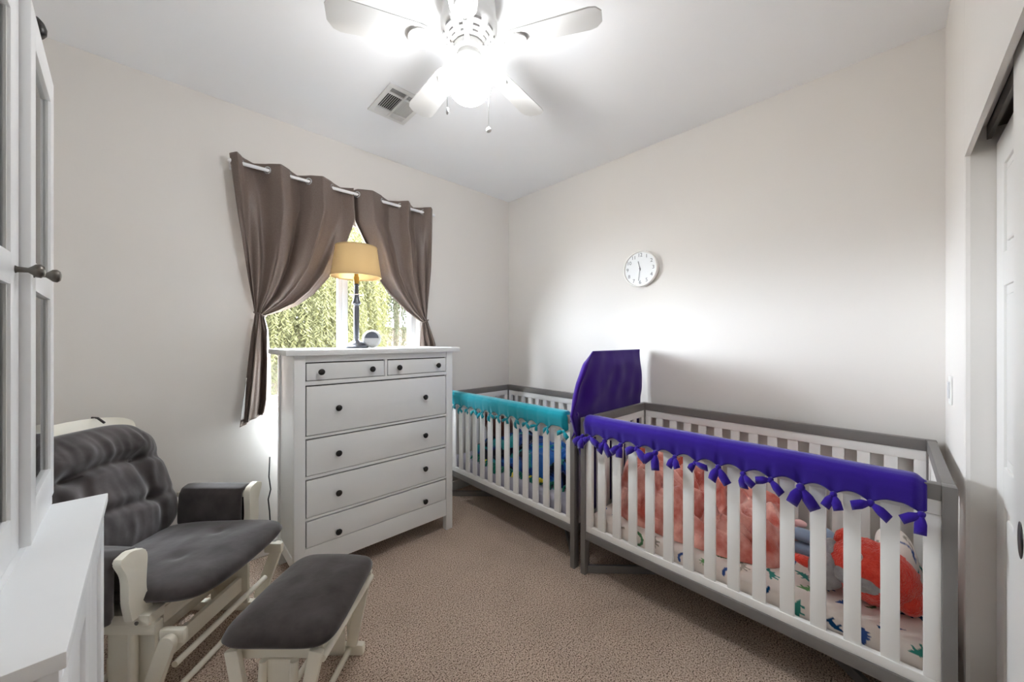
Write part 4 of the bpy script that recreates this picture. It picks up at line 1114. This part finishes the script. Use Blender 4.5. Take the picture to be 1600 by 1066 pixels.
# arms: upholstered panels and S-shaped front boards
def s_board(s):
    pts_l, pts_r = [], []
    for k in range(25):
        t = k / 24; zz = .365 + .250 * t
        cy = .272 + .040 * smooth01(t) + .010 * math.sin(2 * PI * t)
        w = .038 - .007 * math.sin(PI * (t * 1.15)) + .006 * math.exp(-((t - .86) / .14) ** 2)
        if t > .90: w *= math.sqrt(max(0, 1 - ((t - .90) / .101) ** 2)) 
        pts_l.append((s * (cy - w), zz)); pts_r.append((s * (cy + w), zz))
    return pts_l + pts_r[::-1]
for s in (-1, 1):
    b = new_bm(); M = Matrix(((0, 0, 1, -.012), (1, 0, 0, 0), (0, 1, 0, 0), (0, 0, 0, 1)))
    prism(b, s_board(s), M, .030, .004); obj('arm_board', b, 'cream_wood', gl, 'angle')
    gq('arm_rest', (-.36, s * .292 - .028, .555), (-.010, s * .292 + .028, .580))
    prof = [(.236, .425), (.238, .50), (.244, .575), (.262, .603), (.295, .612), (.328, .603), (.348, .575), (.354, .48), (.352, .36), (.345, .335)]
    b = new_bm()
    def arm(u, v, s=s):
        k = v * (len(prof) - 1); i = min(int(k), len(prof) - 2); t = k - i
        y = prof[i][0] + (prof[i+1][0] - prof[i][0]) * t; zz = prof[i][1] + (prof[i+1][1] - prof[i][1]) * t
        x = -.335 + .318 * u
        if v > .75: zz += .05 * (1 - math.sin(PI * min(max(u, 0), 1))) * (v - .75) / .25     # curved lower hem
        puff = .008 * math.sin(PI * u) ** .5 * math.sin(PI * v)
        nz = mn.noise(Vector((x * 11, y * 11 + s, zz * 11))) * .004
        y += (puff + nz) * (1 if v > .4 else -1)
        return Vector((x, s * y, zz))
    grid(b, 30, 40, arm); o = obj('arm_pad', b, 'suede', gl, True)
    md = o.modifiers.new('thickness', 'SOLIDIFY'); md.thickness = .022; md.offset = -1 if s > 0 else -1
    md2 = o.modifiers.new('soften', 'SUBSURF'); md2.levels = 1; md2.render_levels = 1
    gq('seat_rail', (-.37, s * .262 - .028, .335), (.055, s * .262 + .034, .372))
    gq('glide_rail', (-.33, s * .262 - .016, .292), (.065, s * .262 + .016, .334))
    b = new_bm()
    for c in ((.020, s * .300, .352),): lathe(b, [(.007, 0), (.006, .003), (0, .004)], 12, axis='Y', c=c)
    if s < 0: b.transform(Matrix.Identity(4))
    obj('bolt', b, 'bolt_steel', gl)
    # base side: runner, two dowels, wide board, slanted link
    gq('runner', (-.34, s * .245 - .017, .0), (.21, s * .245 + .017, .045), bev=.010)
    for x in (-.165, -.030):
        b = new_bm(); tube(b, [(x, s * .262, .040), (x, s * .262, .300)], .0145, 14); obj('dowel', b, 'cream_wood', gl, 'angle')
    gq('side_board', (-.145, s * .235 - .008, .04), (.030, s * .235 + .008, .300), bev=.002)
    b = new_bm(); L_ = .27; poly = [(.026 * math.cos(t), .026 * math.sin(t)) for t in [PI * k / 12 for k in range(13)]] + [(.026 * math.cos(PI + t) , -L_ + .026 * math.sin(PI + t)) for t in [PI * k / 12 for k in range(13)]]
    MLk = Matrix.Translation((.135, s * .300 + .010, .285)) @ Matrix.Rotation(math.radians(20), 4, 'Y') @ Matrix(((1, 0, 0, 0), (0, 0, -1, 0), (0, 1, 0, 0), (0, 0, 0, 1)))
    prism(b, poly, MLk, .022, .004); obj('swing_link', b, 'cream_wood', gl, 'angle')
    gq('link_block', (.085, s * .275 - .012, .268), (.175, s * .275 + .012, .318), bev=.010)
gq('front_rail', (.030, -.235, .300), (.055, .235, .360)); gq('rear_rail', (-.36, -.235, .300), (-.335, .235, .360))
gq('seat_deck', (-.34, -.235, .355), (.05, .235, .368), bev=.002)
for x, zz, r in ((.105, .158, .012), (.075, .026, .012), (-.25, .026, .012)):
    b = new_bm(); tube(b, [(x, -.245, zz), (x, .245, zz)], r, 12); obj('stretcher', b, 'cream_wood', gl, 'angle')
gq('base_board', (-.02, -.235, .10), (.0, .235, .17), bev=.003)
gq('base_board', (-.16, -.235, .10), (-.14, .235, .17), bev=.003)

# ------------------------------------------------------------------ ottoman
oc = Vector((.113, 2.08, 0)) + Matrix.Rotation(GR, 3, 'Z') @ Vector((.600, -.232, 0))
ot = thing('ottoman', 'gliding ottoman with dark grey suede top and cream wooden base', 'ottoman', oc, GR)
b = seat_cushion(-.178, .178, .232, .438, .062, .020, False)
for v in b.verts: v.co.x *= 1 - .06 * (v.co.y / .23); 
obj('cushion', b, 'suede', ot, True)
def oq(name, a, b_, bev=.004, M=None):
    bb = new_bm(); box(bb, a, b_, bev)
    if M is not None: bb.transform(M)
    return obj(name, bb, 'cream_wood', ot, 'angle')
oq('top_deck', (-.140, -.180, .362), (.140, .180, .382), .003)
for s in (-1, 1):
    oq('top_rail', (-.145, s * .165 - .014, .325), (.145, s * .165 + .014, .362))
    oq('runner', (-.17, s * .215 - .016, 0), (.115, s * .215 + .016, .048), .014)
    for x in (-.045, .055):
        b = new_bm(); tube(b, [(x, s * .215, .04), (x, s * .190, .33)], .0125, 12); obj('dowel', b, 'cream_wood', ot, 'angle')
    oq('side_board', (-.035, s * .180 - .007, .04), (.045, s * .180 + .007, .33), .002)
    for x0, x1 in ((-.135, -.075), (.130, .065)):
        p0, p1 = Vector((x0, s * .200, .362)), Vector((x1, s * .215, .050)); d = p1 - p0; ang = math.atan2(d.x, -d.z)
        oq('swing_link', (-.022, -.010, -d.length), (.022, .010, .012), .006, Matrix.Translation(p0) @ Matrix.Rotation(-ang, 4, 'Y'))
    for x0 in (-.135, .130):
        b = new_bm(); lathe(b, [(.007, 0), (.007, .004), (0, .005)], 12); b.transform(Matrix.Translation((x0 * .80, s * .213, .22)) @ Matrix.Rotation(-s * PI / 2, 4, 'X')); obj('bolt', b, 'bolt_steel', ot)
for x, zz in ((.055, .030), (-.09, .030)):
    b = new_bm(); tube(b, [(x, -.215, zz), (x, .215, zz)], .0115, 12); obj('stretcher', b, 'cream_wood', ot, 'angle')
for x in (.148, -.148):
    b = new_bm(); tube(b, [(x, -.200, .345), (x, .200, .345)], .013, 12); obj('stretcher', b, 'cream_wood', ot, 'angle')

# ------------------------------------------------------------------ glass-door cabinet
cb = thing('display_cabinet', 'tall white display cabinet with glass doors at the left edge', 'cabinet', (-.137, 1.658, 0), math.radians(1.55))
def cq(name, a, b_, m='cabinet_white', bev=.002, par=None):
    return obj(name, box(new_bm(), a, b_, bev), m, par or cb, 'angle' if bev else False)
CWd = .800
cq('base_body', (-.462, -CWd + .006, .06), (-.022, -.006, .864), bev=0)
cq('base_top', (-.470, -CWd, .864), (.006, 0, .890), bev=.003)
for y in (-CWd + .006, -.036): cq('base_post', (-.030, y, 0), (-.002, y + .030, .864))
cq('base_plinth', (-.025, -CWd + .036, .0), (-.010, -.036, .075)); cq('base_front_rail', (-.025, -CWd + .036, .835), (-.006, -.036, .864))
def base_door(y0, y1, ky):
    d = cq('base_door', (-.022, y0, .080), (-.010, y1, .830), bev=0)
    for a, c in (((y0, .080), (y0 + .06, .830)), ((y1 - .06, .080), (y1, .830)), ((y0 + .06, .080), (y1 - .06, .145)), ((y0 + .06, .765), (y1 - .06, .830))):
        cq('door_frame', (-.012, a[0], a[1]), (-.002, c[0], c[1]), par=d, bev=.0015)
base_door(-CWd + .038, -CWd / 2 - .0015, -CWd / 2 - .032); base_door(-CWd / 2 + .0015, -.038, -CWd / 2 + .032)
HX = -.118                                                  # hutch front plane
cq('hutch_moulding', (-.462, -CWd + .002, .890), (HX + .018, -.002, .915), bev=.004)
for y in (-CWd + .006, -.024): cq('hutch_side', (-.460, y, .915), (HX, y + .018, 2.074), bev=.001)
cq('hutch_back', (-.460, -CWd + .024, .915), (-.450, -.024, 2.074), 'cabinet_inside', bev=0)
cq('hutch_top', (-.462, -CWd + .002, 2.074), (HX + .0005, -.002, 2.094), bev=.002)
cq('hutch_floor', (-.450, -CWd + .024, .915), (HX, -.024, .930), bev=0)
for zz in (1.20, 1.50, 1.79): cq('shelf', (-.448, -CWd + .024, zz - .009), (HX - .02, -.024, zz + .009), bev=.001)
def glass_door(hinge_y, wdt, sgn, ang, off):
    """door local frame: y from the hinge towards the free edge"""
    D = bpy.data.objects.new('glass_door', None); COL.objects.link(D); D.parent = cb; D.location = (HX + .001 + off, hinge_y, 0); D.rotation_euler = (0, 0, ang)
    z0, z1, st = .922, 2.084, .062
    def dq(nm, ya, yb, za, zb, m='cabinet_white', x0=0, x1=.020, bev=.0025):
        ya, yb = sorted((sgn * ya, sgn * yb)); return obj(nm, box(new_bm(), (x0, ya, za), (x1, yb, zb), bev), m, D, 'angle' if bev else False)
    dq('stile', 0, st, z0, z1); dq('stile', wdt - st, wdt, z0, z1)
    dq('rail', st, wdt - st, z0, z0 + .085); dq('rail', st, wdt - st, z1 - .075, z1); dq('rail', st, wdt - st, 1.468, 1.532)
    for za, zb in ((z0 + .085, 1.468), (1.532, z1 - .075)):
        dq('pane', st - .004, wdt - st + .004, za - .004, zb + .004, 'cabinet_glass', .008, .011, 0)
        for ya, yb in ((st, st + .006), (wdt - st - .006, wdt - st)): dq('pane_bead', ya, yb, za, zb, 'cabinet_inside', .011, .015, 0)
    b = new_bm(); lathe(b, [(.008, 0), (.006, .003), (.005, .016), (.009, .021), (.0135, .026), (.0145, .032), (.010, .037), (0, .039)], 20, axis='X', c=(.020, sgn * (wdt - st / 2), 1.502)); obj('knob', b, 'knob_pewter', D, True)
glass_door(-CWd + .007, CWd / 2 - .009, 1, 0, 0)
glass_door(-.007, CWd / 2 - .009, -1, math.radians(2.2), 0)
og = obj('ornament', lathe(new_bm(), [(0, 0), (.012, .001), (.017, .010), (.0175, .022), (.013, .036), (.005, .046), (0, .048)], 20), 'knob_black', smooth=True)
og.location = cb.matrix_world @ Vector((0, 0, 0)) if False else (-.230, 1.430, 2.0945)
tag(og, 'small black rounded ornament on top of the white display cabinet', 'ornament')
